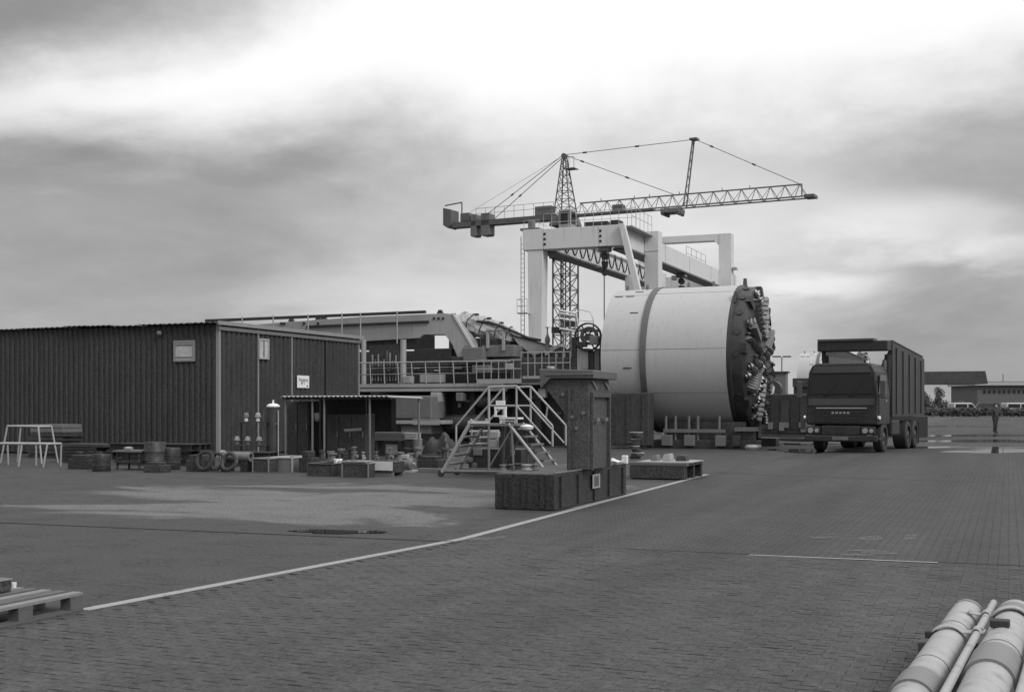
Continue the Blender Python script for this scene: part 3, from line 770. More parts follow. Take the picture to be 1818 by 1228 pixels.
# railing along the deck
zr = V(720, 643, VB)[2]
bar('handrail', (ua, VB, zr), (V(845, 640, VB)[0], VB, zr), 0.028, 'light_steel', bk)
bar('knee_rail', (ua, VB, (zr + ZD) / 2), (V(845, 640, VB)[0], VB, (zr + ZD) / 2), 0.018, 'mid_steel', bk)
x_ = 632
while x_ < 850:
    u = V(x_, 650, VB)[0]; bar('railing_post', (u + 0.05, VB, ZD + 0.1), (u, VB, zr), 0.024, 'light_steel', bk); x_ += 24.6
VR = VB - 0.33
for (x0, x1, yt, yb) in ((846, 925, 640, 674), (925, 1012, 626, 668)):
    zt_, zb_ = V(x0, yt, VR)[2], V(x0, yb, VR)[2]
    ul, ur = V(x0, yt, VR)[0], V(x1, yt, VR)[0]
    for f_ in (1.0, 0.55): bar('handrail', (ul, VR, zb_ + (zt_ - zb_) * f_), (ur, VR, zb_ + (zt_ - zb_) * f_), 0.02, 'light_steel', bk)
    n_ = 6 if x0 < 900 else 7
    for i in range(n_ + 1):
        u = ul + (ur - ul) * i / n_; bar('railing_post', (u, VR, zb_), (u, VR, zt_), 0.018, 'light_steel', bk)
VR2 = VT + 1.4
for yt in (628, 645):
    bar('handrail', V(905, yt, VR2), V(1015, yt - 3, VR2), 0.02, 'light_steel', bk)
for x_ in range(905, 1016, 14): bar('railing_post', V(x_, 662, VR2), V(x_, 627, VR2), 0.018, 'light_steel', bk)
# columns and cabinets on the deck
for x_, w_ in ((646, 4.5), (716, 5.5)):
    a, b = V(x_, 681, VB + 0.7), V(x_, 603, VB + 0.7); MB().cyl((a[0], a[1], ZD), b, w_ / F * 50, n=16).build('column', 'light_steel', bk)
a, b = V(640, 606, VBM + 0.8), V(745, 596, VBM + 0.8)
box('cross_girder', (a[0], VBM + 0.2, a[2] - 0.35), (b[0], VBM + 0.7, a[2] - 0.003), 'dark_steel', bk)
vbox('cabinet', 655, 612, 708, 678, VB + 1.4, VB + 2.0, 'dark_steel', bk, 0.02)
vbox('cabinet', 735, 618, 800, 665, VB + 1.3, VB + 2.2, 'black_steel', bk, 0.02)
vbox('cabinet', 745, 663, 782, 679, VB + 0.6, VB + 1.1, 'light_steel', bk, 0.02)
vbox('cabinet', 715, 667, 728, 680, VB + 0.5, VB + 0.9, 'light_steel', bk, 0.02)
for i in range(9):
    x_ = 660 + i * 5.2; y_ = random.uniform(622, 640)
    vbox('pipe_run', x_, y_, x_ + 1.5, 676, VB + 1.2, VB + 1.26, 'mid_steel' if i % 2 else 'light_steel', bk)
for i in range(16):
    x_ = random.uniform(645, 845); y_ = random.choice([648, 652, 656, 661]); vbox('fitting', x_, y_, x_ + random.uniform(3, 9), y_ + 2.2, VB + 1.0, VB + 1.1, random.choice(['light_steel', 'mid_steel']), bk)
for i in range(4): bar('hydraulic_line', V(640, 650 + i * 5, VB + 1.15), V(850, 646 + i * 5, VB + 1.15), 0.03, 'mid_steel' if i % 2 else 'dark_steel', bk)
# service block on the deck beside the bridge beam end
vbox('valve_block', 822, 616, 858, 640, VB + 0.6, VB + 1.6, 'mid_steel', bk, 0.03)
vbox('valve_block', 855, 612, 912, 634, VB + 0.9, VB + 2.2, 'mid_steel', bk, 0.03)
vbox('valve_block', 836, 640, 925, 664, VB + 1.0, VB + 2.4, 'dark_steel', bk, 0.03)
vbox('switch_box', 838, 648, 868, 662, VB + 0.2, VB + 0.6, 'mid_steel', bk, 0.02)
vbox('switch_box', 896, 645, 908, 656, VB + 0.0, VB + 0.3, 'light_steel', bk, 0.02)
vbox('machine_housing', 905, 634, 1010, 690, VB + 0.9, VB + 2.6, 'dark_steel', bk, 0.03)
vbox('side_beam', 815, 640, 905, 643, VB + 0.5, VB + 0.58, 'light_steel', bk)
for x_, y0, y1 in ((865, 588, 618), (893, 588, 622)):
    vbox('frame_post', x_ - 2.0, y0, x_ + 2.0, y1, VB + 0.8, VB + 0.9, 'light_steel', bk)
vbox('frame_top', 862, 585, 900, 589, VB + 0.8, VB + 0.9, 'mid_steel', bk)
# screw conveyor casing and chute
VC = VT + 0.35
pp = [V(806, 566, VC), V(818, 574, VC), V(850, 581, VC), V(885, 592, VC), V(915, 600, VC)]
sc_ = MB().tube(pp, [0.16, 0.34, 0.42, 0.34, 0.18], 20).build('screw_casing', 'light_steel', bk)
for t_ in (V(826, 576, VC), V(846, 580, VC), V(868, 586, VC), V(890, 593, VC)):
    d = (Vector(pp[3]) - Vector(pp[1])).normalized(); r_ = 0.47 - abs(t_[0] - pp[2][0]) * 0.055
    MB().cyl(Vector(t_) - d * 0.05, Vector(t_) + d * 0.05, r_, n=24).build('clamp_ring', 'mid_steel', sc_)
    MB().box((t_[0] - 0.05, VC - 0.1, t_[2] + r_ - 0.03), (t_[0] + 0.08, VC + 0.1, t_[2] + r_ + 0.1)).build('clamp_bolt', 'black_steel', sc_)
q = V(807, 561, VC); MB().prism([(q[0] - 0.14, q[2] - 0.25), (q[0] + 0.14, q[2] - 0.25), (q[0] + 0.03, q[2] + 0.12), (q[0] - 0.12, q[2] + 0.12)], 'v', VC - 0.06, VC + 0.06).build('lifting_lug', 'black_steel', sc_)
# tarpaulin lashed over the screw casing
tv = []; rn = random.Random(15); nn, mm = 26, 13
for i in range(nn):
    f_ = i / (nn - 1); seg = f_ * 3; j0 = min(2, int(seg)); cpt = lerp(pp[1 + j0] if 1 + j0 < 4 else pp[4], pp[min(4, 2 + j0)], seg - j0)
    rad = (0.40 + 0.12 * math.sin(math.pi * f_) ** 0.7) * (1 - 0.25 * f_)
    for j in range(mm):
        a_ = R(-115 + 230 * j / (mm - 1)); k_ = rad * (1 + 0.10 * math.sin(5 * a_ + 11 * f_) + 0.07 * math.sin(23 * f_ + 2 * a_) + rn.uniform(-0.045, 0.045))
        tv.append((cpt[0] + 0.25 * k_ * math.cos(a_), VC - 0.05 - k_ * math.sin(-a_) * -1, cpt[2] + k_ * math.cos(a_)))
tp = MB().add(tv, [(i * mm + j, (i + 1) * mm + j, (i + 1) * mm + j + 1, i * mm + j + 1) for i in range(nn - 1) for j in range(mm - 1)]).build('tarpaulin', 'light_steel', bk)
sd_ = tp.modifiers.new('thick', 'SOLIDIFY'); sd_.thickness = 0.02
for i in (5, 11, 17, 22):
    MB().tube([add(tv[i * mm + j], (0, 0, 0.02)) for j in range(mm)], 0.025, 6).build('lashing', 'rubber', tp)
vbox('sky_blocker', 745.5, 592, 771, 622, VT + 2.1, VT + 2.16, 'black_steel', bk)  # dark panels added to shut out bright sky beside the beam end
vbox('sky_blocker', 797, 600, 852, 618.6, VT + 2.1, VT + 2.16, 'black_steel', bk)
vbox('sky_blocker', 853, 598, 905, 618.6, VT + 2.1, VT + 2.16, 'dark_steel', bk)
vbox('machine_block', 800, 632, 850, 660, VB + 1.2, VB + 2.0, 'dark_steel', bk, 0.03)
hp = [V(842, 570, VC - 0.4), V(868, 572, VC - 0.45), V(892, 580, VC - 0.4), V(915, 590, VC - 0.4), V(938, 600, VC - 0.4), V(960, 604, VC - 0.4)]
MB().tube(hp, 0.06, 8).build('hose', 'rubber', sc_)
chn = MB(); c4 = [(912, 594), (930, 598), (992, 617), (985, 622), (952, 632), (925, 612)]
chn.prism(pv(c4, VC), 'v', VC - 0.35, VC + 0.6); chn = chn.build('chute', 'light_steel', bk, 0.02)
MB().prism(pv([(912, 593), (993, 616), (992, 618), (911, 596)], VC), 'v', VC - 0.4, VC - 0.352).build('rim', 'dark_steel', chn)
MB().prism(pv([(972, 622), (998, 612), (1000, 616), (975, 632)], VC), 'v', VC - 0.45, VC + 0.5).build('chute_lip', 'roof_white', chn)
vbox('conveyor_frame', 905, 602, 930, 640, VC + 0.2, VC + 0.8, 'dark_steel', bk)
# lower structure under the deck: legs, tanks, wheels
for x_ in (642, 700, 786, 838, 895, 955):
    vbox('leg', x_ - 5, 692, x_ + 5, 790, VB + 0.5, VB + 1.0, 'dark_steel', bk)
    a = V(x_, 780, VB + 0.75); box('foot', (a[0] - 0.25, VB + 0.35, 0), (a[0] + 0.25, VB + 1.15, 0.12), 'black_steel', bk)
vbox('sky_blocker', 560, 622, 768, 735, VT + 2.1, VT + 2.16, 'dark_steel', bk)  # added dark backing, keeps sky from showing through under and above the deck
vbox('sky_blocker', 768.5, 619, 1012, 735, VT + 2.1, VT + 2.16, 'black_steel', bk)
vbox('sky_blocker', 640, 600, 745, 622, VT + 2.1, VT + 2.16, 'black_steel', bk)
ucab = vbox('grey_cabinet', 702, 702, 766, 743, VB - 0.9, VB + 0.45, 'mid_steel', bk, 0.05)
a, b = V(703, 752, VB - 0.95), V(782, 746, VB - 0.95); box('cabinet_shelf', (a[0], VB - 0.95, a[2]), (b[0], VB + 0.45, b[2]), 'light_steel', bk)
vbox('tool_chest', 712, 755, 765, 770, VB - 0.8, VB + 0.4, 'mid_steel', bk, 0.03)
a, b = V(712, 770, VB - 0.8), V(765, 770, VB - 0.8); box('plinth', (a[0], VB - 0.75, 0), (b[0], VB + 0.4, a[2] - 0.003), 'black_steel', bk)
vbox('pump_unit', 764, 696, 778, 713, VB - 0.3, VB + 0.3, 'light_steel', bk, 0.03)
vbox('pump_unit', 809, 697, 820, 712, VB - 0.2, VB + 0.3, 'mid_steel', bk, 0.03)
vbox('tank', 780, 692, 905, 790, VB + 1.1, VB + 2.6, 'black_steel', bk, 0.03)
vbox('tank', 640, 700, 705, 790, VB + 1.1, VB + 2.6, 'black_steel', bk, 0.03)
vbox('tank', 905, 690, 1015, 790, VB + 1.0, VB + 2.6, 'dark_steel', bk, 0.03)
a = V(830, 760, VB + 0.6); MB().cyl(V(792, 752, VB + 0.6), V(866, 752, VB + 0.6), 0.4, n=20).build('air_receiver', 'dark_steel', bk)
a = V(870, 710, VB + 0.6); MB().cyl(V(850, 712, VB + 0.5), V(905, 712, VB + 0.5), 0.28, n=20).build('air_receiver', 'dark_steel', bk)
for i in range(8):
    x_ = random.uniform(790, 1000); y_ = random.uniform(695, 735)
    vbox('fitting', x_, y_, x_ + random.uniform(3, 10), y_ + random.uniform(3, 9), VB + 0.9, VB + 0.98, random.choice(['mid_steel', 'light_steel', 'mid_steel']), bk)
vbox('junction_box', 955, 690, 968, 706, VB - 0.1, VB + 0.2, 'light_steel', bk, 0.02)
bar('drop_pipe', V(972, 722, VB), V(969, 745, VB), 0.04, 'light_steel', bk)
# erector stand with cable reel, right end of the gantry
er = thing('cable_reel_stand', 'tall grey stand carrying a dark cable reel beside the shield tail', 'reel stand', (V(1042, 700, VB - 0.2)[0], VB - 0.2, 0))
VE_ = VB - 0.2
vbox('column', 1024, 618, 1044, 800, VE_, VE_ + 0.6, 'light_steel', er, 0.02)
vbox('column', 1045, 622, 1054, 800, VE_ + 0.05, VE_ + 0.6, 'dark_steel', er, 0.02)
vbox('column', 1055, 618, 1064, 800, VE_, VE_ + 0.6, 'mid_steel', er, 0.02)
vbox('column', 1014, 598, 1023, 660, VE_, VE_ + 0.4, 'dark_steel', er, 0.02)
a = V(1042, 610, VE_); box('foot', (a[0] - 0.6, VE_ - 0.1, 0), (a[0] + 0.6, VE_ + 0.7, 0.1), 'dark_steel', er)
c = V(1043, 598, VE_ - 0.1)
MB().lathe([(0, 0.50), (0, 0.56), (0.1, 0.56), (0.1, 0.50)], c, 'v', 32, True).build('reel_flange', 'black_steel', er)
MB().lathe([(0.02, 0.24), (0.02, 0.36), (0.14, 0.36), (0.14, 0.24)], (c[0] + 0.08, c[1] - 0.1, c[2] + 0.04), 'v', 24, True).build('reel_hub', 'dark_steel', er)
MB().cyl((c[0], VE_ - 0.1, c[2]), (c[0], VE_ + 0.4, c[2]), 0.14, n=12).build('axle', 'dark_steel', er)
for i in range(6):
    a_ = i * math.pi / 3; bar('spoke', (c[0], c[1] + 0.05, c[2]), (c[0] + 0.52 * math.cos(a_), c[1] + 0.05, c[2] + 0.52 * math.sin(a_)), 0.03, 'dark_steel', er)
vbox('gearbox', 1046, 596, 1062, 612, VE_ - 0.3, VE_ - 0.1, 'mid_steel', er, 0.03)
vbox('gearbox', 1064, 606, 1071, 620, VE_ - 0.2, VE_ + 0.2, 'dark_steel', er, 0.02)
vbox('motor', 1026, 606, 1040, 616, VE_ - 0.3, VE_ - 0.05, 'black_steel', er, 0.03)
vbox('plate', 1034, 640, 1044, 655, VE_ - 0.05, VE_ - 0.003, 'light_steel', er)
# small raised platform with white rails
up_ = thing('raised_work_platform', 'small raised platform with bright white rails beside the cable reel', 'platform', (V(1008, 640, VB + 1.2)[0], VB + 1.2, ZD + 0.1))
VP = VB + 1.2
vbox('floor', 988, 582, 1024, 586, VP, VP + 1.2, 'mid_steel', up_)
for y_, m_ in ((552, 'white_plastic'), (557, 'white_plastic'), (566, 'white_plastic'), (584, 'white_plastic')):
    a, b = V(994, y_ - 1, VP), V(1022, y_ + 4, VP); bar('rail', a, b, 0.035, m_, up_)
for x_ in (993, 1002, 1012, 1022):
    bar('rail_post', V(x_, 586, VP), V(x_, 551 + (x_ - 993) * 0.15, VP), 0.025, 'light_steel', up_)
for x_ in (1001, 1015):
    bar('ladder_stile', (V(x_, 680, VP)[0], VP, ZD + 0.1), V(x_, 588, VP), 0.03, 'light_steel', up_)
for i in range(7):
    y_ = 592 + i * 11; bar('rung', V(1001, y_, VP), V(1015, y_, VP), 0.02, 'light_steel', up_)
path = [V(1028, 586, VP), V(1023, 556, VP), V(1030, 549, VP), V(1048, 553, VP), V(1053, 566, VP), V(1054, 586, VP)]
for p_, q_ in zip(path, path[1:]): bar('rail', p_, q_, 0.025, 'white_plastic', up_)
bar('rail', V(1024, 568, VP), V(1053, 570, VP), 0.02, 'white_plastic', up_)
vbox('floor', 1024, 584, 1056, 588, VP, VP + 0.8, 'mid_steel', up_)
vbox('lamp_unit', 996, 558, 1020, 564, VP + 0.2, VP + 0.4, 'mid_steel', up_)
vbox('lamp_unit', 998, 570, 1020, 580, VP + 0.3, VP + 0.6, 'dark_steel', up_)
vbox('bracket', 979, 580, 990, 591, VP - 0.1, VP + 0.3, 'black_steel', up_)
# small signal horn / bottle on the gantry
q = V(972, 612, VB + 1.5)
solo('vent_pipe', MB().lathe([(0, 0.09), (0.35, 0.09), (0.36, 0.11), (0.5, 0.11), (0.62, 0.06), (0.75, 0.03), (0.95, 0.03), (0.96, 0.1), (0.98, 0.1)], (q[0], q[1], q[2] - 0.25), 'z', 12), 'mid_steel', (q[0], q[1], q[2] - 0.25), 'slim capped vent pipe sticking up above the chute', 'vent pipe')

# ------------------------------------------------------------------ gantry crane behind the shield
V0 = 61.5
gc = thing('gantry_crane', 'tall white gantry crane with twin girders and looped cables behind the boring machine', 'gantry crane', (V(948, 450, V0)[0], V0, 0))
UL, UR_ = V(928, 420, V0)[0], V(1105, 420, V0)[0]
ZT = V(1015, 403.5, V0)[2]; ZB = V(1015, 440, V0)[2]
eb = box('end_beam', (UL, V0, ZB), (UR_, V0 + 0.9, ZT), 'crane_white', gc, 0.02)
for px in (967, 1066):
    for f_ in (0.25, 0.5, 0.75):
        q = V(px, 420, V0); MB().cyl((q[0], V0 - 0.02, ZB + (ZT - ZB) * f_), (q[0], V0 - 0.002, ZB + (ZT - ZB) * f_), 0.075, n=12).build('bolt_hole', 'ink', eb)
    q = V(px - 2.5, 420, V0); box('splice_plate', (q[0] - 0.01, V0 - 0.012, ZB + 0.02), (q[0] + 0.01, V0 - 0.002, ZT - 0.02), 'light_steel', eb)
ULG = V(976, 443, V0)[0]
GD = 1.22
ZG0 = ZT - GD
VRR = U(1276, 480, UR_)[1]                                    # where the rear portal stands
for nm, u0, u1, v0_ in (('girder', ULG - 0.75, ULG, V0 + 0.905), ('girder', UR_ - 0.75, UR_ + 0.0, V0 + 0.905)):
    gd = box(nm, (u0, v0_, ZG0 + 0.1), (u1, VRR + 1.2, ZT - 0.012), 'crane_white', gc, 0.015)
    box('bottom_flange', (u0 - 0.1, v0_, ZG0), (u1 + 0.1, VRR + 1.2, ZG0 + 0.095), 'mid_steel', gd)
    for k_ in range(3):
        vq = v0_ + (VRR - v0_) * (0.35 + 0.27 * k_); box('splice_plate', (u1, vq - 0.02, ZG0 + 0.12), (u1 + 0.015, vq + 0.02, ZT - 0.05), 'light_steel', gd)
    vq = v0_ + (VRR - v0_) * 0.25; MB().cyl((u1, vq, ZG0 + 0.55), (u1 + 0.03, vq, ZG0 + 0.55), 0.08, n=10).build('bolt_hole', 'ink', gd)
# legs
lw = V(936, 450, V0)[0], V(963, 450, V0)[0]
MB().prism([(lw[0] + 0.12, 0.3), (lw[1] - 0.12, 0.3), (lw[1], ZB - 0.003), (lw[0], ZB - 0.003)], 'v', V0 + 0.05, V0 + 0.85).build('leg', 'crane_white', gc, 0.02)
box('leg_foot', (lw[0] - 0.4, V0 - 0.2, 0), (lw[1] + 0.4, V0 + 1.1, 0.296), 'mid_steel', gc)
VCc = U(1144, 450, UR_ + 0.02)[1]
zc_ = V(1157, 410, VCc)[2]; cw = V(1169, 450, VCc)[0]
lg = box('leg', (UR_ + 0.02, VCc, 0), (cw, VCc + 0.8, zc_), 'crane_white', gc, 0.02)
zs_ = V(1157, 446, VCc)[2]; box('splice_plate', (UR_ + 0.03, VCc - 0.012, zs_ - 0.02), (cw - 0.01, VCc - 0.002, zs_ + 0.02), 'light_steel', lg)
box('leg_foot', (UR_ - 0.3, VCc - 0.3, 0), (cw + 0.3, VCc - 0.003, 0.3), 'mid_steel', gc)
p0 = Vector((UR_ - 0.12, V0 - 0.12, ZT)); p1 = Vector(V(1128, 515, V0 - 0.12)); dd = (p1 - p0) / (p0.z - p1.z); pe = p0 + dd * p0.z
MB().prism([(p0.x - 0.02, p0.z), (p0.x + 0.3, p0.z), (pe.x + 0.35, 0), (pe.x - 0.02, 0)], 'v', V0 - 0.3, V0 - 0.01).build('strut', 'crane_white', gc, 0.01)
VLR = U(1110, 505, ULG)[1]
box('leg', (ULG - 0.02, VLR, 0), (ULG + 0.75, VLR + 0.8, ZG0 - 0.003), 'crane_white', gc, 0.02)
# rear portal
q0, q1 = V(1276, 415, VRR)[0], V(1298, 415, VRR)[0]
zp = V(1287, 414, VRR)[2]
box('leg', (q0, VRR, 0), (q1, VRR + 0.9, zp), 'crane_white', gc, 0.02)
zpb = V(1250, 428, VRR)[2]
MB().prism([(ULG - 1.0, zpb), (q0 - 0.35, zpb), (q0 - 0.003, zpb - 0.35), (q0 - 0.003, zp - 0.002), (ULG - 1.0, zp - 0.002)], 'v', VRR + 0.02, VRR + 0.85).build('portal_beam', 'crane_white', gc, 0.02)
box('leg', (ULG - 1.8, VRR, 0), (ULG - 1.003, VRR + 0.9, zp), 'crane_white', gc, 0.02)
z5, z6 = V(1240, 509, VRR + 1.25)[2], V(1240, 496, VRR + 1.25)[2]
box('tie_beam', (ULG - 0.6, VRR + 1.21, z5), (q1, VRR + 1.8, z6 + 0.25), 'crane_white', gc, 0.02)
box('bracket', (q1 + 0.003, VRR + 0.1, V(1300, 478, VRR)[2]), (V(1306, 480, VRR)[0], VRR + 0.7, V(1300, 474, VRR)[2]), 'light_steel', gc)
# festoon cable under the left girder
fz = ZG0 + 1.0
va, vb = V0 + 1.2, VRR - 4.0
box('festoon_rail', (ULG + 0.05, va, fz + 0.0), (ULG + 0.12, vb, fz + 0.06), 'mid_steel', gc)
pth = []; nl = 13
for i in range(nl):
    for j in range(10):
        t_ = j / 10; pth.append((ULG + 0.3, va + (vb - va) * (i + t_) / nl, fz - (1 - (2 * t_ - 1) ** 2) * random.uniform(0.86, 0.9)))
MB().tube(pth, 0.045, 6).build('festoon_cable', 'cable', gc)
# hoists
def hoist(p, drop, nm):
    tr = box(nm, (p[0] - 0.3, p[1] - 0.3, p[2] - 0.02), (p[0] + 0.3, p[1] + 0.3, p[2] + 0.22), 'mid_steel', gc, 0.03)
    MB().cyl((p[0], p[1] - 0.12, p[2] - 0.25), (p[0], p[1] + 0.12, p[2] - 0.25), 0.2, n=16).build('sheave', 'black_steel', tr)
    bar('rope', (p[0] - 0.04, p[1], p[2] - 0.3), (p[0] - 0.04, p[1], p[2] - drop), 0.03, 'cable', tr)
    MB().cyl((p[0], p[1], p[2] - 0.9), (p[0], p[1], p[2] - 0.55), 0.14, 0.2, n=10).build('hook_block', 'black_steel', tr)
    hk = [(p[0] + 0.16 * math.sin(a_) , p[1], p[2] - 1.12 - 0.16 * math.cos(a_)) for a_ in [R(x) for x in range(-200, 80, 30)]]
    MB().tube(hk, 0.045, 8).build('hook', 'black_steel', tr)
q = V(1074, 438, V0 + 0.45); hoist((q[0], V0 + 0.45, ZB - 0.22), 4.4, 'hoist_trolley')
q = U(1210, 485, UR_ - 0.3); hoist((UR_ - 0.3, q[1], ZG0 - 0.23), 3.0, 'hoist_trolley')
q = V(1196, 494, VRR - 3); vbox('cable_box', 1192, 489, 1200, 497, VRR - 3, VRR - 2.6, 'mid_steel', gc)
q = V(1056, 485, V0 + 6); MB().lathe([(0, 0.1), (0.1, 0.35), (0.16, 0.36), (0.2, 0.1)], (ULG + 0.4, V0 + 7.2, ZG0 - 0.3), 'z', 12).build('flood_lamp', 'mid_steel', gc)
# machinery and handrails on the beam
vbox('machine_house', 1037, 392, 1078, 402, V0 + 1.6, V0 + 2.6, 'black_steel', gc)
vbox('machine_house', 1084, 390, 1099, 402, V0 + 1.4, V0 + 2.2, 'black_steel', gc)
zq = ZT + 0.95
for v_ in (V0 + 0.85,):
    for f_ in (1.0, 0.5): bar('handrail', (V(965, 400, v_)[0], v_, ZT + 0.95 * f_), (UR_ + 0.5, v_, ZT + 0.95 * f_), 0.014, 'light_steel', gc)
    for i in range(12):
        u = V(965, 400, v_)[0] + (UR_ + 0.5 - V(965, 400, v_)[0]) * i / 11; bar('railing_post', (u, v_, ZT), (u, v_, zq), 0.014, 'light_steel', gc)
for f_ in (1.0, 0.5): bar('handrail', (UR_ + 0.45, V0 + 0.2, ZT + 0.95 * f_), (UR_ + 0.45, VCc, ZT + 0.95 * f_), 0.014, 'light_steel', gc)
for i in range(6):
    v_ = V0 + 0.2 + (VCc - V0 - 0.2) * i / 5; bar('railing_post', (UR_ + 0.45, v_, ZT - 0.1), (UR_ + 0.45, v_, zq), 0.014, 'light_steel', gc)
box('walkway', (UR_ + 0.003, V0 + 0.1, ZT - 0.12), (UR_ + 0.5, VCc - 0.003, ZT - 0.06), 'light_steel', gc)
v_a, v_b = VRR - 6.5, VRR - 1
for f_ in (1.0, 0.5): bar('handrail', (UR_ - 0.7, v_a, ZT + 0.9 * f_), (UR_ - 0.7, v_b, ZT + 0.9 * f_), 0.014, 'mid_steel', gc)
for i in range(5): bar('railing_post', (UR_ - 0.7, v_a + (v_b - v_a) * i / 4, ZT - 0.02), (UR_ - 0.7, v_a + (v_b - v_a) * i / 4, ZT + 0.9), 0.014, 'mid_steel', gc)
vbox('drive_motor', 937, 391, 945, 407, V0 + 0.2, V0 + 0.7, 'mid_steel', gc, 0.03)
box('drive_base', (UL - 0.2, V0 + 0.1, ZT + 0.002), (UL + 0.9, V0 + 0.8, ZT + 0.12), 'mid_steel', gc)
for a, b in (((930, 403), (930, 392)), ((930, 392), (957, 390)), ((957, 390), (957, 402)), ((945, 391), (972, 402))): bar('handrail', V(*a, V0 + 0.3), V(*b, V0 + 0.3), 0.014, 'light_steel', gc)
# ladder up the left leg
for x_ in (925, 931): bar('ladder_stile', (V(x_, 450, V0 + 0.2)[0], V0 + 0.2, 0.0), V(x_, 420, V0 + 0.2), 0.025, 'light_steel', gc)
for i in range(40):
    z_ = 0.3 + i * 0.26; bar('rung', (V(925, 450, V0 + 0.2)[0], V0 + 0.2, z_), (V(931, 450, V0 + 0.2)[0], V0 + 0.2, z_), 0.014, 'light_steel', gc)
za, zb = V(926, 556, V0)[2], V(926, 532, V0)[2]
for z_ in (za, (za + zb) / 2, zb):
    pts_ = [V(918, 0, V0 - 0.4)[0], V(936, 0, V0 - 0.4)[0]]
    for (a, b) in (((pts_[0], V0 - 0.4), (pts_[1], V0 - 0.4)), ((pts_[0], V0 - 0.4), (pts_[0], V0 + 0.3))): bar('cage_rail', (*a, z_), (*b, z_), 0.014, 'light_steel', gc)
for u in (pts_[0], sum(pts_) / 2, pts_[1]): bar('cage_post', (u, V0 - 0.4, za), (u, V0 - 0.4, zb), 0.014, 'light_steel', gc)
box('cage_floor', (pts_[0], V0 - 0.4, za - 0.05), (pts_[1], V0 + 0.04, za - 0.016), 'light_steel', gc)

# ------------------------------------------------------------------ tower crane
TX, TY = 4.42, 100.0
JD = math.atan2(-9.5, 17.93)
def unw(X, Y): return (X * cs - Y * sn, X * sn + Y * cs, 0.0)
twr = thing('tower_crane', 'grey lattice tower crane with a long jib reaching over the white gantry crane', 'tower crane', unw(TX, TY), None, JD)
hw = 0.78
ZJ = 17.2
tw = 'dark_steel'
for sx in (-1, 1):
    for sy in (-1, 1): bar('mast_chord', (sx * hw, sy * hw, 0), (sx * hw, sy * hw, 13.7), 0.075, tw, twr)
nb = 11
for i in range(nb):
    z0, z1 = 13.6 * i / nb, 13.6 * (i + 1) / nb
    for (a, b) in (((-1, -1), (1, -1)), ((1, -1), (1, 1)), ((1, 1), (-1, 1)), ((-1, 1), (-1, -1))):
        bar('mast_brace', (a[0] * hw, a[1] * hw, z0), (b[0] * hw, b[1] * hw, z1), 0.035, tw, twr, 6)
        if b[1] == a[1]: bar('mast_brace', (b[0] * hw, b[1] * hw, z0), (a[0] * hw, a[1] * hw, z1), 0.035, tw, twr, 6)
        bar('mast_tie', (a[0] * hw, a[1] * hw, z1), (b[0] * hw, b[1] * hw, z1), 0.03, tw, twr, 6)
for dx_ in (-0.12, 0.12): bar('mast_ladder', (dx_, -hw * 0.3, 0), (dx_, -hw * 0.3, 13.6), 0.05, tw, twr, 6)
box('foundation', (-1.6, -1.6, 0), (1.6, 1.6, 0.5), 'concrete', twr)
MB().prism([(-1.0, 13.7), (1.0, 13.7), (1.35, 14.9), (-1.35, 14.9)], 'v', -1.0, 1.0).build('slewing_platform', 'black_steel', twr)
MB().lathe([(14.9, 1.0), (15.3, 1.0), (15.3, 0.9), (16.4, 0.8)], (0, 0, 0), 'z', 20).build('slewing_ring', 'dark_steel', twr)
MB().prism([(-1.1, 16.4), (1.1, 16.4), (0.8, 17.2), (-0.8, 17.2)], 'v', -0.9, 0.9).build('turntable', 'mid_steel', twr)
cabn = box('operator_cab', (0.25, -1.9, 15.5), (1.35, -0.85, 17.5), 'light_steel', twr, 0.06)
box('pane', (0.35, -1.92, 16.3), (1.25, -1.903, 17.3), 'glass_dark', cabn)
box('pane', (1.353, -1.75, 16.3), (1.37, -1.0, 17.3), 'glass_dark', cabn)
AP = (-0.1, 0, 22.3)
for sx in (-1, 1):
    for sy in (-1, 1): bar('head_chord', (sx * 0.75, sy * 0.75, 17.2), (AP[0] + sx * 0.16, sy * 0.16, 22.0), 0.055, 'ring_grey', twr)
def hp_(sx, sy, t): return (sx * 0.75 + (AP[0] + sx * 0.16 - sx * 0.75) * t, sy * (0.75 - 0.59 * t), 17.2 + 4.8 * t)
for i in range(7):
    t0, t1 = i / 7, (i + 1) / 7
    for (a, b) in (((-1, -1), (1, -1)), ((1, -1), (1, 1)), ((1, 1), (-1, 1)), ((-1, 1), (-1, -1))):
        bar('head_brace', hp_(*a, t0), hp_(*b, t1), 0.028, 'ring_grey', twr, 6); bar('head_tie', hp_(*a, t1), hp_(*b, t1), 0.025, 'ring_grey', twr, 6)
MB().cyl((AP[0], -0.2, 22.2), (AP[0], 0.2, 22.2), 0.22, n=14).build('head_sheave', 'ring_grey', twr)
for a, b in (((0.1, -0.4, 21.1), (0.95, -0.4, 21.1)), ((0.95, -0.4, 21.1), (0.95, -0.4, 22.0)), ((0.95, -0.4, 22.0), (0.1, -0.4, 22.0)), ((0.5, -0.4, 21.1), (0.5, -0.4, 22.0))): bar('head_platform_rail', a, b, 0.025, 'mid_steel', twr, 6)
box('head_platform', (0.1, -0.45, 21.05), (1.0, 0.45, 21.1), 'mid_steel', twr)
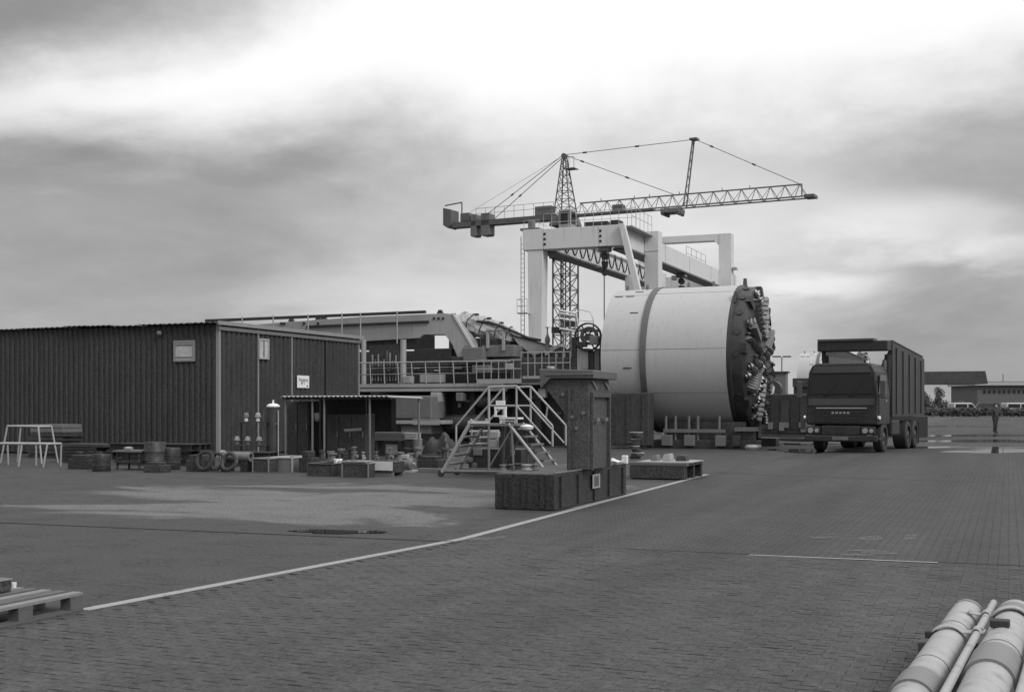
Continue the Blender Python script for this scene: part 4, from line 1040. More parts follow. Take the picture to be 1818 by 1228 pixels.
# jib
JL = 20.3; jh = 1.0; jw = 0.55
for sy in (-1, 1): bar('jib_chord', (0.7, sy * jw, ZJ), (JL, sy * jw, ZJ), 0.06, 'mid_steel', twr)
bar('jib_chord', (1.3, 0, ZJ + jh), (19.6, 0, ZJ + jh), 0.06, 'mid_steel', twr)
nbj = 17
for i in range(nbj):
    x0, x1 = 0.9 + (19.1) * i / nbj, 0.9 + 19.1 * (i + 1) / nbj; xm = (x0 + x1) / 2
    for sy in (-1, 1):
        bar('jib_brace', (x0, sy * jw, ZJ), (xm, 0, ZJ + jh), 0.026, 'mid_steel', twr, 6); bar('jib_brace', (xm, 0, ZJ + jh), (x1, sy * jw, ZJ), 0.026, 'mid_steel', twr, 6)
    bar('jib_tie', (x0, -jw, ZJ), (x0, jw, ZJ), 0.026, 'mid_steel', twr, 6)
box('jib_tip', (JL - 0.4, -0.6, ZJ - 0.1), (JL + 0.35, 0.6, ZJ + 0.12), 'ring_grey', twr)
bar('tip_post', (JL - 0.7, 0, ZJ + 0.1), (JL - 0.7, 0, ZJ + jh), 0.05, 'ring_grey', twr)
for x_ in (3.2, 6.1, 7.4, 9.9, 13.4, 15.6): bar('jib_pin', (x_, 0, ZJ + jh), (x_, 0, ZJ + jh + 0.24), 0.035, 'ring_grey', twr, 6)
tly = box('trolley', (8.6, -0.75, ZJ - 0.42), (10.1, 0.75, ZJ - 0.12), 'mid_steel', twr)
for x_ in (8.75, 9.95): MB().cyl((x_, -0.7, ZJ - 0.5), (x_, 0.7, ZJ - 0.5), 0.14, n=10).build('trolley_wheel', 'ring_grey', tly)
box('winch', (4.3, -0.35, ZJ + 0.08), (5.2, 0.35, ZJ + 0.6), 'ring_grey', twr, 0.05)
box('jib_walkway', (0.8, -0.3, ZJ - 0.07), (7.8, 0.3, ZJ - 0.02), 'mid_steel', twr)
for sy in (-1, 1):
    bar('strut_chord', (10.38, sy * 0.35, ZJ), (11.08, sy * 0.18, 22.4), 0.06, 'mid_steel', twr)
for i in range(8):
    t0, t1 = i / 8, (i + 1) / 8; f0 = 0.35 - 0.17 * t0; f1 = 0.35 - 0.17 * t1; s_ = 1 if i % 2 else -1
    bar('strut_brace', (10.38 + 0.7 * t0, s_ * f0, ZJ + (22.4 - ZJ) * t0), (10.38 + 0.7 * t1, -s_ * f1, ZJ + (22.4 - ZJ) * t1), 0.025, 'mid_steel', twr, 6)
box('strut_head', (10.85, -0.35, 22.35), (11.45, 0.35, 22.5), 'ring_grey', twr)
for a, b in ((AP, (11.1, 0, 22.42)), ((11.2, 0, 22.42), (19.4, 0, ZJ + jh + 0.05)), (AP, (9.6, 0, ZJ + jh))):
    bar('pendant', a, b, 0.026, 'ring_grey', twr, 6)
    for t_ in (0.15, 0.56): 
        c0_, c1_ = lerp(a, b, t_), lerp(a, b, t_ + 0.03); bar('pendant_link', c0_, c1_, 0.075, 'ring_grey', twr, 6)
# counter-jib
cj = box('counter_jib', (-11.0, -0.5, ZJ - 0.25), (-0.7, 0.5, ZJ + 0.2), 'ring_grey', twr)
for z_ in (0.55, 1.0): bar('handrail', (-8.2, -0.55, ZJ + 0.2 + z_), (-0.8, -0.55, ZJ + 0.2 + z_), 0.018, 'mid_steel', twr, 6)
for i in range(9): bar('railing_post', (-8.2 + i * 0.92, -0.55, ZJ + 0.2), (-8.2 + i * 0.92, -0.55, ZJ + 1.2), 0.018, 'mid_steel', twr, 6)
for a, b in (((-7.35, 'mid_steel'), 0.42), ((-8.5, 'mid_steel'), 0.28)):
    MB().prism([(a[0] - b, ZJ + 0.75), (a[0] + b, ZJ + 0.75), (a[0] + b, ZJ - 1.05), (a[0] + b * 0.7, ZJ - 1.15), (a[0] - b * 0.7, ZJ - 1.15), (a[0] - b, ZJ - 1.05)], 'v', -0.5, 0.5).build('ballast_block', a[1], twr, 0.04)
MB().prism([(-11.4, ZJ + 1.5), (-10.6, ZJ + 1.3), (-10.6, ZJ - 0.05), (-10.9, ZJ - 0.3), (-11.4, ZJ - 0.0)], 'v', -0.7, 0.7).build('end_housing', 'ring_grey', twr, 0.04)
box('winch', (-9.8, -0.5, ZJ + 0.2), (-8.9, 0.5, ZJ + 0.95), 'ring_grey', twr, 0.08)
bar('davit', (-9.9, 0, ZJ + 0.2), (-9.9, 0, ZJ + 1.95), 0.06, 'ring_grey', twr); bar('davit', (-9.9, 0, ZJ + 1.95), (-11.6, 0, ZJ + 1.8), 0.06, 'ring_grey', twr)
box('switch_cabinet', (-2.6, -0.5, ZJ + 0.2), (-1.1, 0.4, ZJ + 0.95), 'mid_steel', twr, 0.03)
for sy in (-1, 1):
    a, b = (AP[0], sy * 0.15, AP[2]), (-7.4 + sy * 0.3, sy * 0.5, ZJ + 0.3); bar('pendant', a, b, 0.03, 'ring_grey', twr, 6)
    c0_, c1_ = lerp(a, b, 0.6), lerp(a, b, 0.63); bar('pendant_link', c0_, c1_, 0.08, 'ring_grey', twr, 6)
bar('hoist_rope', AP, (-9.4, 0, ZJ + 0.9), 0.014, 'mid_steel', twr, 6)

# ------------------------------------------------------------------ second boring machine, far behind the truck
t2 = copy_tree(tbm)
t2['label'] = 'second pale boring machine, small and far off behind the dump truck'
t2['group'] = 'boring machines standing in the yard'; tbm['group'] = 'boring machines standing in the yard'
X2, Y2 = (1524 - CX) / F * 105.0, 105.0
t2.location = (X2, Y2, 0)
uq = unw(X2, Y2); org_copy = None
ORG[t2.name] = ORG[tbm.name]
text('lettering', 'S-285', 0.5, 'ink', t2, (UT + 1.75, VT - 2.62, ZC + 1.15), (R(90 - 24), 0, 0))
vt2 = uq[1]
bb = thing('equipment_container', 'grey container standing in front of the far boring machine', 'container', V(1425, 700, vt2 - 6))
vbox('body', 1407, 671, 1436, 687, vt2 - 6, vt2 - 4, 'dark_steel', bb, 0.03)
vbox('stand', 1409, 687.2, 1434, 740, vt2 - 5.8, vt2 - 4.2, 'black_steel', bb)
cr2 = thing('shield_cradle', 'low dark cradle under the far boring machine', 'cradle', (uq[0] - 3, vt2, 0))
box('saddle', (uq[0] - 5.5, vt2 - 1.8, 0), (uq[0] - 0.5, vt2 - 1.0, 1.25), 'dark_steel', cr2); box('saddle', (uq[0] - 5.5, vt2 + 1.0, 0), (uq[0] - 0.5, vt2 + 1.8, 1.25), 'dark_steel', cr2)

# ------------------------------------------------------------------ dump truck
PHI = R(29)
tr = thing('dump_truck', 'dark heavy dump truck with a tall open body parked facing the camera', 'truck', unw(11.15, 41.1), None, -PHI)
TP, TD = 'truck_paint', 'black_steel'
box('chassis', (-0.45, 0.6, 0.75), (0.45, 8.0, 1.05), TD, tr)
cab = MB().prism([(-1.2, 0.95), (1.2, 0.95), (1.2, 1.95), (1.12, 2.75), (1.0, 2.98), (0.85, 3.05), (-0.85, 3.05), (-1.0, 2.98), (-1.12, 2.75), (-1.2, 1.95)], 'v', 0.12, 2.1).build('cab', TP, tr, 0.05)
MB().prism([(-1.1, 2.0), (1.1, 2.0), (1.02, 2.66), (-1.02, 2.66)], 'v', 0.085, 0.118).build('windscreen', 'glass_dark', cab)
MB().prism([(-1.0, 2.72), (1.0, 2.72), (0.9, 2.95), (-0.9, 2.95)], 'v', 0.06, 0.116).build('sun_visor', 'truck_panel', cab)
for s in (-1, 1):
    MB().prism([(0.3, 2.0), (1.5, 2.0), (1.45, 2.65), (0.5, 2.65)], 'u', s * 1.2 - 0.0 if s > 0 else -1.215, 1.215 if s > 0 else -1.2).build('side_window', 'glass_dark', cab)
    a_ = box('door', (s * 1.203, 0.32, 1.05), (s * 1.222, 1.5, 1.96), TP, cab)
    box('handle', (s * 1.223, 1.25, 1.75), (s * 1.25, 1.42, 1.8), 'light_steel', a_)
    for y0, y1 in ((1.85, 0),):
        mrr = box('mirror', (s * 1.32, -0.05, 1.85), (s * 1.5, 0.08, 2.45), 'truck_panel', cab, 0.03)
        bar('mirror_arm', (s * 1.15, 0.2, 2.4), (s * 1.38, 0.02, 2.4), 0.02, TD, mrr); bar('mirror_arm', (s * 1.15, 0.2, 1.95), (s * 1.38, 0.02, 1.95), 0.02, TD, mrr)
    hl = MB().box((s * 1.1 - 0.2, -0.06, 0.72), (s * 1.1 + 0.2 - (0.1 if s > 0 else -0.0), 0.0, 0.92)).build('headlight', 'lamp_glass', tr) if False else None
    c_ = s * 0.92
    hb = box('headlight_housing', (c_ - 0.24, -0.04, 0.62), (c_ + 0.24, 0.05, 0.9), TD, tr, 0.03)
    MB().cyl((c_ - 0.09, -0.075, 0.76), (c_ - 0.09, -0.042, 0.76), 0.09, n=16).build('headlight', 'galvanised', hb)
    MB().cyl((c_ + 0.12, -0.07, 0.76), (c_ + 0.12, -0.042, 0.76), 0.07, n=16).build('headlight', 'galvanised', hb)
    box('step', (s * 0.85, 0.3, 0.45), (s * 1.22, 0.75, 0.52), TD, tr); box('fender', (s * 0.8, 0.75, 1.12), (s * 1.23, 1.95, 1.2), TD, tr)
    MB().cyl((s * 1.23, 0.12, 1.2), (s * 1.29, 0.1, 1.2), 0.06, n=10).build('indicator', 'lamp_glass', tr)
box('front_panel', (-1.12, 0.085, 1.62), (1.12, 0.118, 1.84), 'truck_panel', cab)
box('chrome_strip', (-0.85, 0.05, 1.5), (0.85, 0.117, 1.54), 'galvanised', cab)
gr = box('grille', (-0.85, 0.09, 1.0), (0.85, 0.117, 1.46), TD, cab)
for i in range(4): box('slat', (-0.8, 0.07, 1.05 + i * 0.1), (0.8, 0.088, 1.1 + i * 0.1), TP, gr)
for i in range(5): box('badge_letter', (-0.32 + i * 0.13, 0.06, 1.33), (-0.24 + i * 0.13, 0.069, 1.39), 'galvanised', gr)
bp = box('bumper', (-1.22, -0.05, 0.38), (1.22, 0.115, 0.6), TP, tr, 0.04)
box('bumper_middle', (-0.65, -0.03, 0.602), (0.65, 0.1, 0.92), TP, tr, 0.03)
for s in (-0.5, 0.35):
    bar('wiper', (s, 0.07, 2.0), (s + 0.42, 0.07, 2.42), 0.012, TD, cab); bar('wiper', (s - 0.1, 0.075, 1.93), (s, 0.07, 2.0), 0.016, TD, cab)
for s in (-1, 1): box('mud_flap', (s * 0.78, 7.3, 0.15), (s * 1.22, 7.32, 0.95), 'rubber', tr)
for s in (-0.8, 0.8): MB().cyl((s, 0.45, 3.05), (s, 0.45, 3.14), 0.05, n=10).build('marker_lamp', 'lamp_glass', cab)
box('number_plate', (-0.27, -0.065, 0.44), (0.27, -0.052, 0.55), 'mid_steel', bp)
def wheel(x, y, wd=0.32):
    s = 1 if x > 0 else -1
    t_ = MB().lathe([(-wd / 2, 0.34), (-wd / 2, 0.47), (-wd / 2 + 0.05, 0.52), (wd / 2 - 0.05, 0.52), (wd / 2, 0.47), (wd / 2, 0.34)], (x, y, 0.52), 'u', 28, True).build('wheel', 'rubber', tr)
    MB().lathe([(-wd / 2 + 0.02, 0.34), (wd / 2 - 0.06, 0.335), (wd / 2 - 0.12, 0.2), (wd / 2 - 0.03, 0.13), (wd / 2, 0.05)] if s > 0 else [(-wd / 2, 0.05), (-wd / 2 + 0.03, 0.13), (-wd / 2 + 0.12, 0.2), (-wd / 2 + 0.06, 0.335), (wd / 2 - 0.02, 0.34)], (x, y, 0.52), 'u', 20).build('rim', 'dark_steel', t_)
for s in (-1, 1):
    wheel(s * 1.03, 1.35); wheel(s * 0.98, 5.3, 0.5); wheel(s * 0.98, 6.65, 0.5)
# tall open dump body: floor, side walls that slope down to the rear, front header beam on posts
body = box('body_floor', (-1.2, 2.35, 1.2), (1.2, 8.3, 1.35), TD, tr)
for s in (-1, 1):
    x0, x1 = (1.1, 1.25) if s > 0 else (-1.25, -1.1)
    MB().prism([(2.3, 1.2), (8.3, 1.2), (8.3, 3.42), (7.9, 3.5), (2.3, 3.86)], 'u', x0, x1).build('body_side', TP, tr, 0.02)
    for i in range(5):
        y_ = 2.9 + i * 1.15; box('body_rib', (s * 1.25 + (0.002 if s > 0 else -0.035), y_, 1.3), (s * 1.25 + (0.035 if s > 0 else -0.002), y_ + 0.12, 3.7 - (y_ - 2.3) * 0.07), TP, tr)
    MB().prism([(2.3, 3.862), (7.9, 3.502), (7.9, 3.54), (2.3, 3.90)], 'u', x0 - 0.02, x1 + 0.02).build('body_rail', 'truck_panel', tr)
    MB().tube([(s * 1.0, 2.28, 1.3), (s * 1.08, 2.28, 2.2), (s * 1.1, 2.28, 3.4)], 0.12, 10).build('front_post', TP, tr)
box('header_beam', (-1.22, 1.6, 3.52), (1.22, 2.29, 3.87), TP, tr, 0.03)
box('header_plate', (-1.2, 1.55, 3.872), (0.75, 2.2, 3.95), 'truck_panel', tr)
MB().prism([(1.1, 1.36), (1.1, 3.5), (0.98, 3.3), (0.75, 2.8), (0.7, 1.36)], 'v', 2.3, 8.2).build('body_liner', TD, tr)
MB().prism([(-1.1, 1.36), (-1.1, 3.4), (-1.0, 3.1), (-0.85, 2.6), (-0.8, 1.36)], 'v', 2.3, 8.2).build('body_liner', TD, tr)
box('front_bulkhead', (-1.1, 2.32, 1.36), (1.1, 2.4, 2.95), TP, tr)
bar('exhaust', (1.0, 2.2, 1.1), (1.0, 2.2, 3.2), 0.08, 'mid_steel', tr)
box('fuel_tank', (0.75, 2.5, 0.55), (1.2, 3.8, 1.1), TD, tr, 0.06); box('battery_box', (-1.2, 2.5, 0.55), (-0.75, 3.4, 1.05), TD, tr, 0.04)

# ------------------------------------------------------------------ behind the truck: canopy, equipment, hall, hedge, trees, vans
def at(px, py, Y): return unw((px - CX) / F * Y, Y)[:2] + (H + (HZ - py) / F * Y,)
def stdrot(): return -TH
cy = 62.0
q = at(1684, 671, cy)
cp = thing('flat_canopy', 'dark flat roofed canopy reaching out behind the dump truck', 'canopy', (q[0], q[1], 0), None, 0.0)
wpx = 1 / F * cy
MB().prism([(-3.2, q[2] - 0.32), (1.5, q[2] - 0.32), (1.55, q[2] - 0.3), (1.42, q[2] + 0.33), (-3.2, q[2] + 0.28)], 'v', -1.2, 1.2).build('roof', 'dark_steel', cp)
for x_ in (-2.7, -1.9): bar('post', (x_, 0.3, 0), (x_, 0.3, q[2] - 0.322), 0.09, 'dark_steel', cp)
box('counter', (-3.0, -0.4, 0), (-1.2, 0.9, 1.05), 'black_steel', cp)
# dark equipment right of the cutterhead
q = at(1400, 775, 62.0)
eq = thing('equipment_skid', 'dark low machinery skid between the cutterhead and the dump truck', 'machinery', (q[0], q[1], 0), None, -TH)
box('body', (-2.2, 0, 0.15), (1.2, 2.2, 2.2), 'black_steel', eq, 0.05); box('base', (-2.3, -0.1, 0), (1.3, 2.3, 0.148), 'dark_steel', eq)
for i in range(6):
    x_ = -1.9 + i * 0.5; box('door_panel', (x_, -0.03, 0.4), (x_ + 0.42, -0.003, 1.9), 'dark_steel' if i % 2 else 'black_steel', eq)
for i in range(7):
    x_ = random.uniform(-1.6, 0.9); box('fitting', (x_, -0.08, random.uniform(0.25, 0.6)), (x_ + 0.25, -0.033, 0.75), 'mid_steel', eq)
q = at(1384, 697, 74.0)
cb = thing('cable_cabinet', 'grey upright cabinet showing over the machinery next to the cutterhead', 'cabinet', (q[0], q[1], 0), None, -TH)
box('body', (-0.35, 0, 0), (0.4, 0.7, H + (HZ - 662) / F * 74), 'mid_steel', cb, 0.03); box('cap', (-0.45, -0.1, H + (HZ - 662) / F * 74 + 0.002), (0.5, 0.8, H + (HZ - 659) / F * 74), 'dark_steel', cb)
q = at(1373, 697, 70.0)
cb2 = thing('motor_unit', 'dark round motor unit beside the grey cabinet', 'motor', (q[0], q[1], 0), None, -TH)
MB().cyl((0, 0, 2.6), (0, 0.8, 2.6), 0.42, n=18).build('motor', 'dark_steel', cb2); box('pedestal', (-0.35, 0.1, 0), (0.35, 0.7, 2.25), 'dark_steel', cb2)
# lamp posts
def lamp(px, ytop, Y, label):
    q = at(px, ytop, Y); z = q[2]
    l = thing('lamp_post', label, 'lamp post', (q[0], q[1], 0), 'lamp posts along the far side of the yard', 0.0)
    MB().cyl((0, 0, 0), (0, 0, z), 0.11, 0.07, n=8).build('pole', 'mid_steel', l)
    for s in (-1, 1): box('lamp_head', (s * 0.1, -0.15, z), (s * 0.95, 0.15, z + 0.14), 'dark_steel', l, 0.03)
    return l
lamp(1388, 634, 125, 'thin lamp post with twin heads beside the far boring machine')
# hall
hy = 196.0
q = at(1735, 720, hy)
hall = thing('low_hall', 'long low grey hall with a white roof edge beyond the yard', 'hall', (q[0], q[1], 0), None, -0.06)
zt = H + (HZ - 684) / F * hy
box('wall', (0, 0, 0), (34, 14, zt), 'hall_wall', hall)
box('roof_edge', (-0.5, -0.6, zt + 0.003), (34.5, 14.5, zt + 0.55), 'hall_trim', hall)
box('roof_cap', (-0.4, -0.5, zt + 0.553), (34.4, 14.4, zt + 0.63), 'dark_steel', hall)
for i in range(9):
    x_ = 0.9 + i * 0.78; wv = box('window', (x_, -0.06, zt - 1.3), (x_ + 0.5, -0.003, zt - 0.7), 'dark_steel', hall); box('pane', (x_ + 0.06, -0.07, zt - 1.24), (x_ + 0.44, -0.063, zt - 0.76), 'glass_dark', wv)
for i in range(5):
    x_ = 9.0 + i * 4.2; wv = box('window', (x_, -0.06, 1.2), (x_ + 1.8, -0.003, 2.4), 'mid_steel', hall); box('pane', (x_ + 0.1, -0.07, 1.3), (x_ + 1.7, -0.063, 2.3), 'glass_dark', wv)
bar('antenna', (5.1, 3, zt + 0.6), (5.1, 3, zt + 1.9), 0.06, 'dark_steel', hall)
# foliage helpers
def leaves(mb, c, rad, n, s, rnd):
    for _ in range(n):
        while True:
            p = Vector((rnd.uniform(-1, 1), rnd.uniform(-1, 1), rnd.uniform(-1, 1)))
            if 0.15 < p.length < 1: break
        p = Vector((p.x * rad[0], p.y * rad[1], p.z * rad[2])) + Vector(c)
        a = Vector((rnd.gauss(0, 1), rnd.gauss(0, 1), rnd.gauss(0, 1))).normalized(); b = a.orthogonal().normalized(); ss = s * rnd.uniform(0.6, 1.3)
        mb.add([p - a * ss - b * ss * 0.5, p + a * ss - b * ss * 0.5, p + a * ss + b * ss * 0.5, p - a * ss + b * ss * 0.5], [(0, 1, 2, 3)])
def tree(px, ytop, Y, wpx_, label, m, seed):
    rnd = random.Random(seed); q = at(px, ytop, Y); h = q[2]; rw = wpx_ / F * Y / 2
    t = thing('tree', label, 'tree', (q[0], q[1], 0), 'trees seen under the canopy', 0.0)
    tk = MB().tube([(0, 0, 0), (0.08, 0.05, h * 0.35), (0.0, 0.1, h * 0.7)], [0.16, 0.11, 0.05], 8)
    for i in range(4):
        a = i * 1.6; tk.tube([(0.05, 0.05, h * (0.3 + 0.08 * i)), (0.5 * rw * math.cos(a), 0.5 * rw * math.sin(a), h * (0.5 + 0.08 * i))], [0.06, 0.025], 6)
    tk.build('trunk', 'bark', t)
    mb = MB()
    for i in range(14):
        a = rnd.uniform(0, 6.28); rr = rnd.uniform(0, 0.68) * rw; z = rnd.uniform(0.35, 0.86) * h
        k_ = 0.45 if z > 0.6 * h else 0.5
        leaves(mb, (rr * math.cos(a), rr * math.sin(a), z), (rw * k_, rw * k_, h * 0.15), 70, 0.14, rnd)
    mb.build('crown', m, t)
tree(1641, 690, 226, 14, 'small dark bushy tree next to the truck tail', 'foliage', 3)
tree(1665, 685, 222, 24, 'round dense dark tree in the middle under the canopy', 'foliage', 4)
tree(1699, 684, 230, 30, 'loose pale leaved tree under the end of the canopy', 'foliage_pale', 5)
tree(1719, 688, 218, 14, 'thin dark tree against the corner of the grey hall', 'foliage', 6)
rnd = random.Random(9)
mb = MB(); a, b = at(1560, 740, 176), at(2000, 740, 170)
for i in range(160):
    p = lerp(a, b, i / 159); leaves(mb, (p[0] - a[0], p[1] - a[1] + rnd.uniform(-0.5, 0.5), 0.6 + rnd.uniform(0, 0.25)), (0.35, 0.7, 0.62), 44, 0.15, rnd)
hd = solo('hedge', mb, 'foliage', (a[0], a[1], 0), 'long low dark hedge along the far edge of the yard', 'hedge', None, -TH)
# shrubs behind hedge at the truck tail
for i, (px, yt, Y, wd_, lb_) in enumerate(((1648, 700, 182, 26, 'dark shrub just behind the truck tail'), (1676, 705, 186, 30, 'dark rounded shrub right of the truck tail shrub'), (1712, 712, 184, 22, 'low dark shrub beside the parked white van'))):
    q = at(px, yt, Y); mb = MB(); rr = wd_ / F * Y / 2
    for j in range(10): leaves(mb, (rnd.uniform(-0.6, 0.6) * rr, rnd.uniform(-0.6, 0.6) * rr, rnd.uniform(0.3, 0.8) * q[2]), (rr * 0.5, rr * 0.5, q[2] * 0.28), 60, 0.16, rnd)
    solo('shrub', mb, 'foliage', (q[0], q[1], 0), lb_, 'shrub', 'shrubs behind the hedge', 0.0)
def van(px, Y, rot, label, paint):
    q = at(px, 720, Y); v_ = thing('parked_van', label, 'van', (q[0], q[1], 0), 'vehicles parked behind the hedge', rot)
    prof = [(-2.2, 0.4), (2.2, 0.4), (2.25, 1.0), (1.5, 1.25), (0.95, 1.95), (0.7, 2.05), (-2.1, 2.05), (-2.2, 1.9)]
    bd = MB().prism(prof, 'v', -0.9, 0.9).build('body', paint, v_, 0.06)
    MB().prism([(0.2, 1.25), (1.3, 1.25), (0.85, 1.85), (0.2, 1.85)], 'v', -0.92, -0.905).build('window', 'glass_dark', bd)
    MB().prism([(-1.9, 1.3), (0.0, 1.3), (0.0, 1.85), (-1.9, 1.85)], 'v', -0.92, -0.905).build('window', 'glass_dark', bd)
    for x_ in (-1.4, 1.4):
        for y_ in (-0.8, 0.8): MB().lathe([(-0.1, 0.2), (-0.1, 0.33), (0.1, 0.33), (0.1, 0.2)], (x_, y_, 0.33), 'v', 16, True).build('wheel', 'rubber', v_)
    for y_ in (-0.65, 0.65): box('headlight', (2.2, y_ - 0.15, 0.75), (2.28, y_ + 0.15, 0.95), 'lamp_glass', v_)
van(1711, 181, R(12), 'white parked van behind the hedge', 'car_white')
van(1748, 190, R(165), 'dark parked van with pale roof edge in front of the hall', 'truck_panel')
van(1806, 186, R(5), 'pale parked van at the right end of the hedge', 'car_white')

# person in dark clothes walking in the far yard
q = at(1767, 769, F * H / 49.0)
def person(org, rot):
    J = {'pel': (0, 0, 0.95, .19, .15), 'waist': (0, 0, 1.1, .2, .16), 'chest': (0, 0.01, 1.3, .22, .16), 'neck': (0, 0.01, 1.48, .06, .06), 'head': (0, -0.01, 1.58, .085, .09), 'top': (0, 0.0, 1.68, .085, .1),
         'shl': (-.19, 0, 1.4, .065, .065), 'ell': (-.28, 0.03, 1.13, .065, .065), 'wrl': (-.25, -0.06, 0.9, .035, .035), 'hal': (-.25, -0.09, 0.8, .04, .03),
         'shr': (.19, 0, 1.4, .065, .065), 'elr': (.28, 0.05, 1.13, .065, .065), 'wrr': (.25, 0.0, 0.9, .035, .035), 'har': (.25, -0.02, 0.8, .04, .03),
         'hil': (-.1, 0, .9, .12, .12), 'knl': (-.11, -.06, .5, .085, .085), 'anl': (-.11, .02, .09, .045, .045), 'tol': (-.12, -.15, .04, .04, .035),
         'hir': (.1, 0, .9, .12, .12), 'knr': (.11, .03, .5, .085, .085), 'anr': (.11, .06, .09, .055, .055), 'tor': (.12, -.1, .04, .045, .04)}
    E = [('pel','waist'),('waist','chest'),('chest','neck'),('neck','head'),('head','top'),('chest','shl'),('shl','ell'),('ell','wrl'),('wrl','hal'),('chest','shr'),('shr','elr'),('elr','wrr'),('wrr','har'),
         ('pel','hil'),('hil','knl'),('knl','anl'),('anl','tol'),('pel','hir'),('hir','knr'),('knr','anr'),('anr','tor')]
    ks = list(J); me = bpy.data.meshes.new('person')
    me.from_pydata([J[k][:3] for k in ks], [(ks.index(a), ks.index(b)) for a, b in E], [])
    o = bpy.data.objects.new('person', me); COL.objects.link(o); me.materials.append(M['jacket'])
    o.modifiers.new('skin', 'SKIN'); sv = me.skin_vertices[0].data
    for i, k in enumerate(ks): sv[i].radius = J[k][3:]; sv[i].use_root = (k == 'pel')
    s2 = o.modifiers.new('sub', 'SUBSURF'); s2.levels = 2; s2.render_levels = 2
    o.location = wld(org); o.rotation_euler = (0, 0, rot); ORG[o.name] = (0, 0, 0)
    tag(o, 'person in dark clothes standing in the far yard', 'person')
    MB().lathe([(-0.10, 0.03), (-0.08, 0.07), (0.0, 0.082), (0.06, 0.07)], (0, -0.035, 1.6), 'z', 12).build('face', 'skin', o)
    MB().lathe([(0, 0.098), (0.06, 0.1), (0.12, 0.07), (0.15, 0.02)], (0, 0.01, 1.62), 'z', 12).build('hair', 'jacket', o)
    return o
person((q[0], q[1], 0), R(30))

# ------------------------------------------------------------------ steel pedestal on its base block
gb = G(985, 907); UBs, VBs = gb[0], gb[1]
u_l = V(878, 905, VBs)[0]; v_far = U(1112, 870, UBs)[1]; HB = 0.56
bs = thing('base_block', 'heavy dark steel base block with a label plate beside the painted line', 'base block', ((u_l + UBs) / 2, (VBs + v_far) / 2, 0))
MB().box((u_l, VBs, 0.0), (UBs, v_far, HB)).build('block', 'black_steel', bs, 0.02)
box('edge_strip', (UBs - 0.04, VBs + 0.02, HB + 0.002), (UBs + 0.012, v_far - 0.02, HB + 0.02), 'mid_steel', bs)
for i in range(5):
    v_ = VBs + 0.25 + i * (v_far - VBs - 0.5) / 4; box('side_rib', (UBs + 0.003, v_ - 0.03, 0.04), (UBs + 0.03, v_ + 0.03, HB - 0.05), 'black_steel', bs)
for i in range(3):
    u_ = u_l + 0.2 + i * (UBs - u_l - 0.4) / 2; box('side_rib', (u_ - 0.03, VBs - 0.03, 0.04), (u_ + 0.03, VBs - 0.003, HB - 0.05), 'black_steel', bs)
a, b = U(1048, 867, UBs), U(1061, 840, UBs)
lp = box('label_plate', (UBs + 0.032, a[1], a[2]), (UBs + 0.04, b[1], b[2]), 'mid_steel', bs)
for f0, f1, e0, e1 in ((0, 0.1, 0, 1), (0.9, 1, 0, 1), (0.1, 0.9, 0, 0.14), (0.1, 0.9, 0.86, 1)):
    box('plate_border', (UBs + 0.041, a[1] + (b[1] - a[1]) * e0, a[2] + (b[2] - a[2]) * f0), (UBs + 0.045, a[1] + (b[1] - a[1]) * e1, a[2] + (b[2] - a[2]) * f1), 'light_steel', lp)
for i in range(5):
    z_ = a[2] + (b[2] - a[2]) * (0.2 + 0.13 * i); box('plate_line', (UBs + 0.041, a[1] + (b[1] - a[1]) * 0.25, z_), (UBs + 0.044, a[1] + (b[1] - a[1]) * 0.75, z_ + 0.01), 'ink', lp)
# pedestal
VPd = VBs + 1.25
pd = thing('steel_pedestal', 'tall dark steel pedestal with an overhanging top standing on the base block', 'pedestal', (V(1015, 700, VPd)[0], VPd, HB + 0.004))
def pz(x, y): q = V(x, y, VPd); return (q[0], q[2])
uR = pz(1046, 700)[0]
zb_ = HB + 0.004
col = MB().prism([(pz(1006, 800)[0], zb_), (uR, zb_), (uR, pz(1046, 672)[1]), (pz(966, 672)[0], pz(966, 672)[1]), (pz(964, 684)[0], pz(964, 684)[1]), (pz(985, 711)[0], pz(985, 711)[1]), (pz(1003, 735)[0], pz(1003, 735)[1]), (pz(1006, 748)[0], pz(1006, 748)[1])], 'v', VPd, VPd + 1.05)
col = col.build('column', 'pedestal_paint', pd, 0.015)
MB().prism([(pz(962, 690)[0], pz(962, 690)[1]), (pz(960, 655)[0], pz(960, 655)[1]), (pz(1044, 655)[0] + 0.12, pz(1044, 657)[1]), (pz(1044, 672)[0] + 0.12, pz(1044, 672)[1]), (pz(980, 672)[0], pz(972, 672)[1])], 'v', VPd - 0.08, VPd + 1.2).build('top_plate', 'ring_grey', pd, 0.015)
box('top_edge', (pz(972, 670)[0], VPd - 0.1, pz(972, 666)[1]), (uR + 0.13, VPd - 0.083, pz(972, 664)[1]), 'mid_steel', pd)
MB().cyl((pz(970, 655)[0], VPd + 0.2, pz(970, 655)[1]), (pz(970, 655)[0], VPd + 0.2, pz(970, 655)[1] + 0.05), 0.07, n=8).build('bolt_head', 'light_steel', pd)
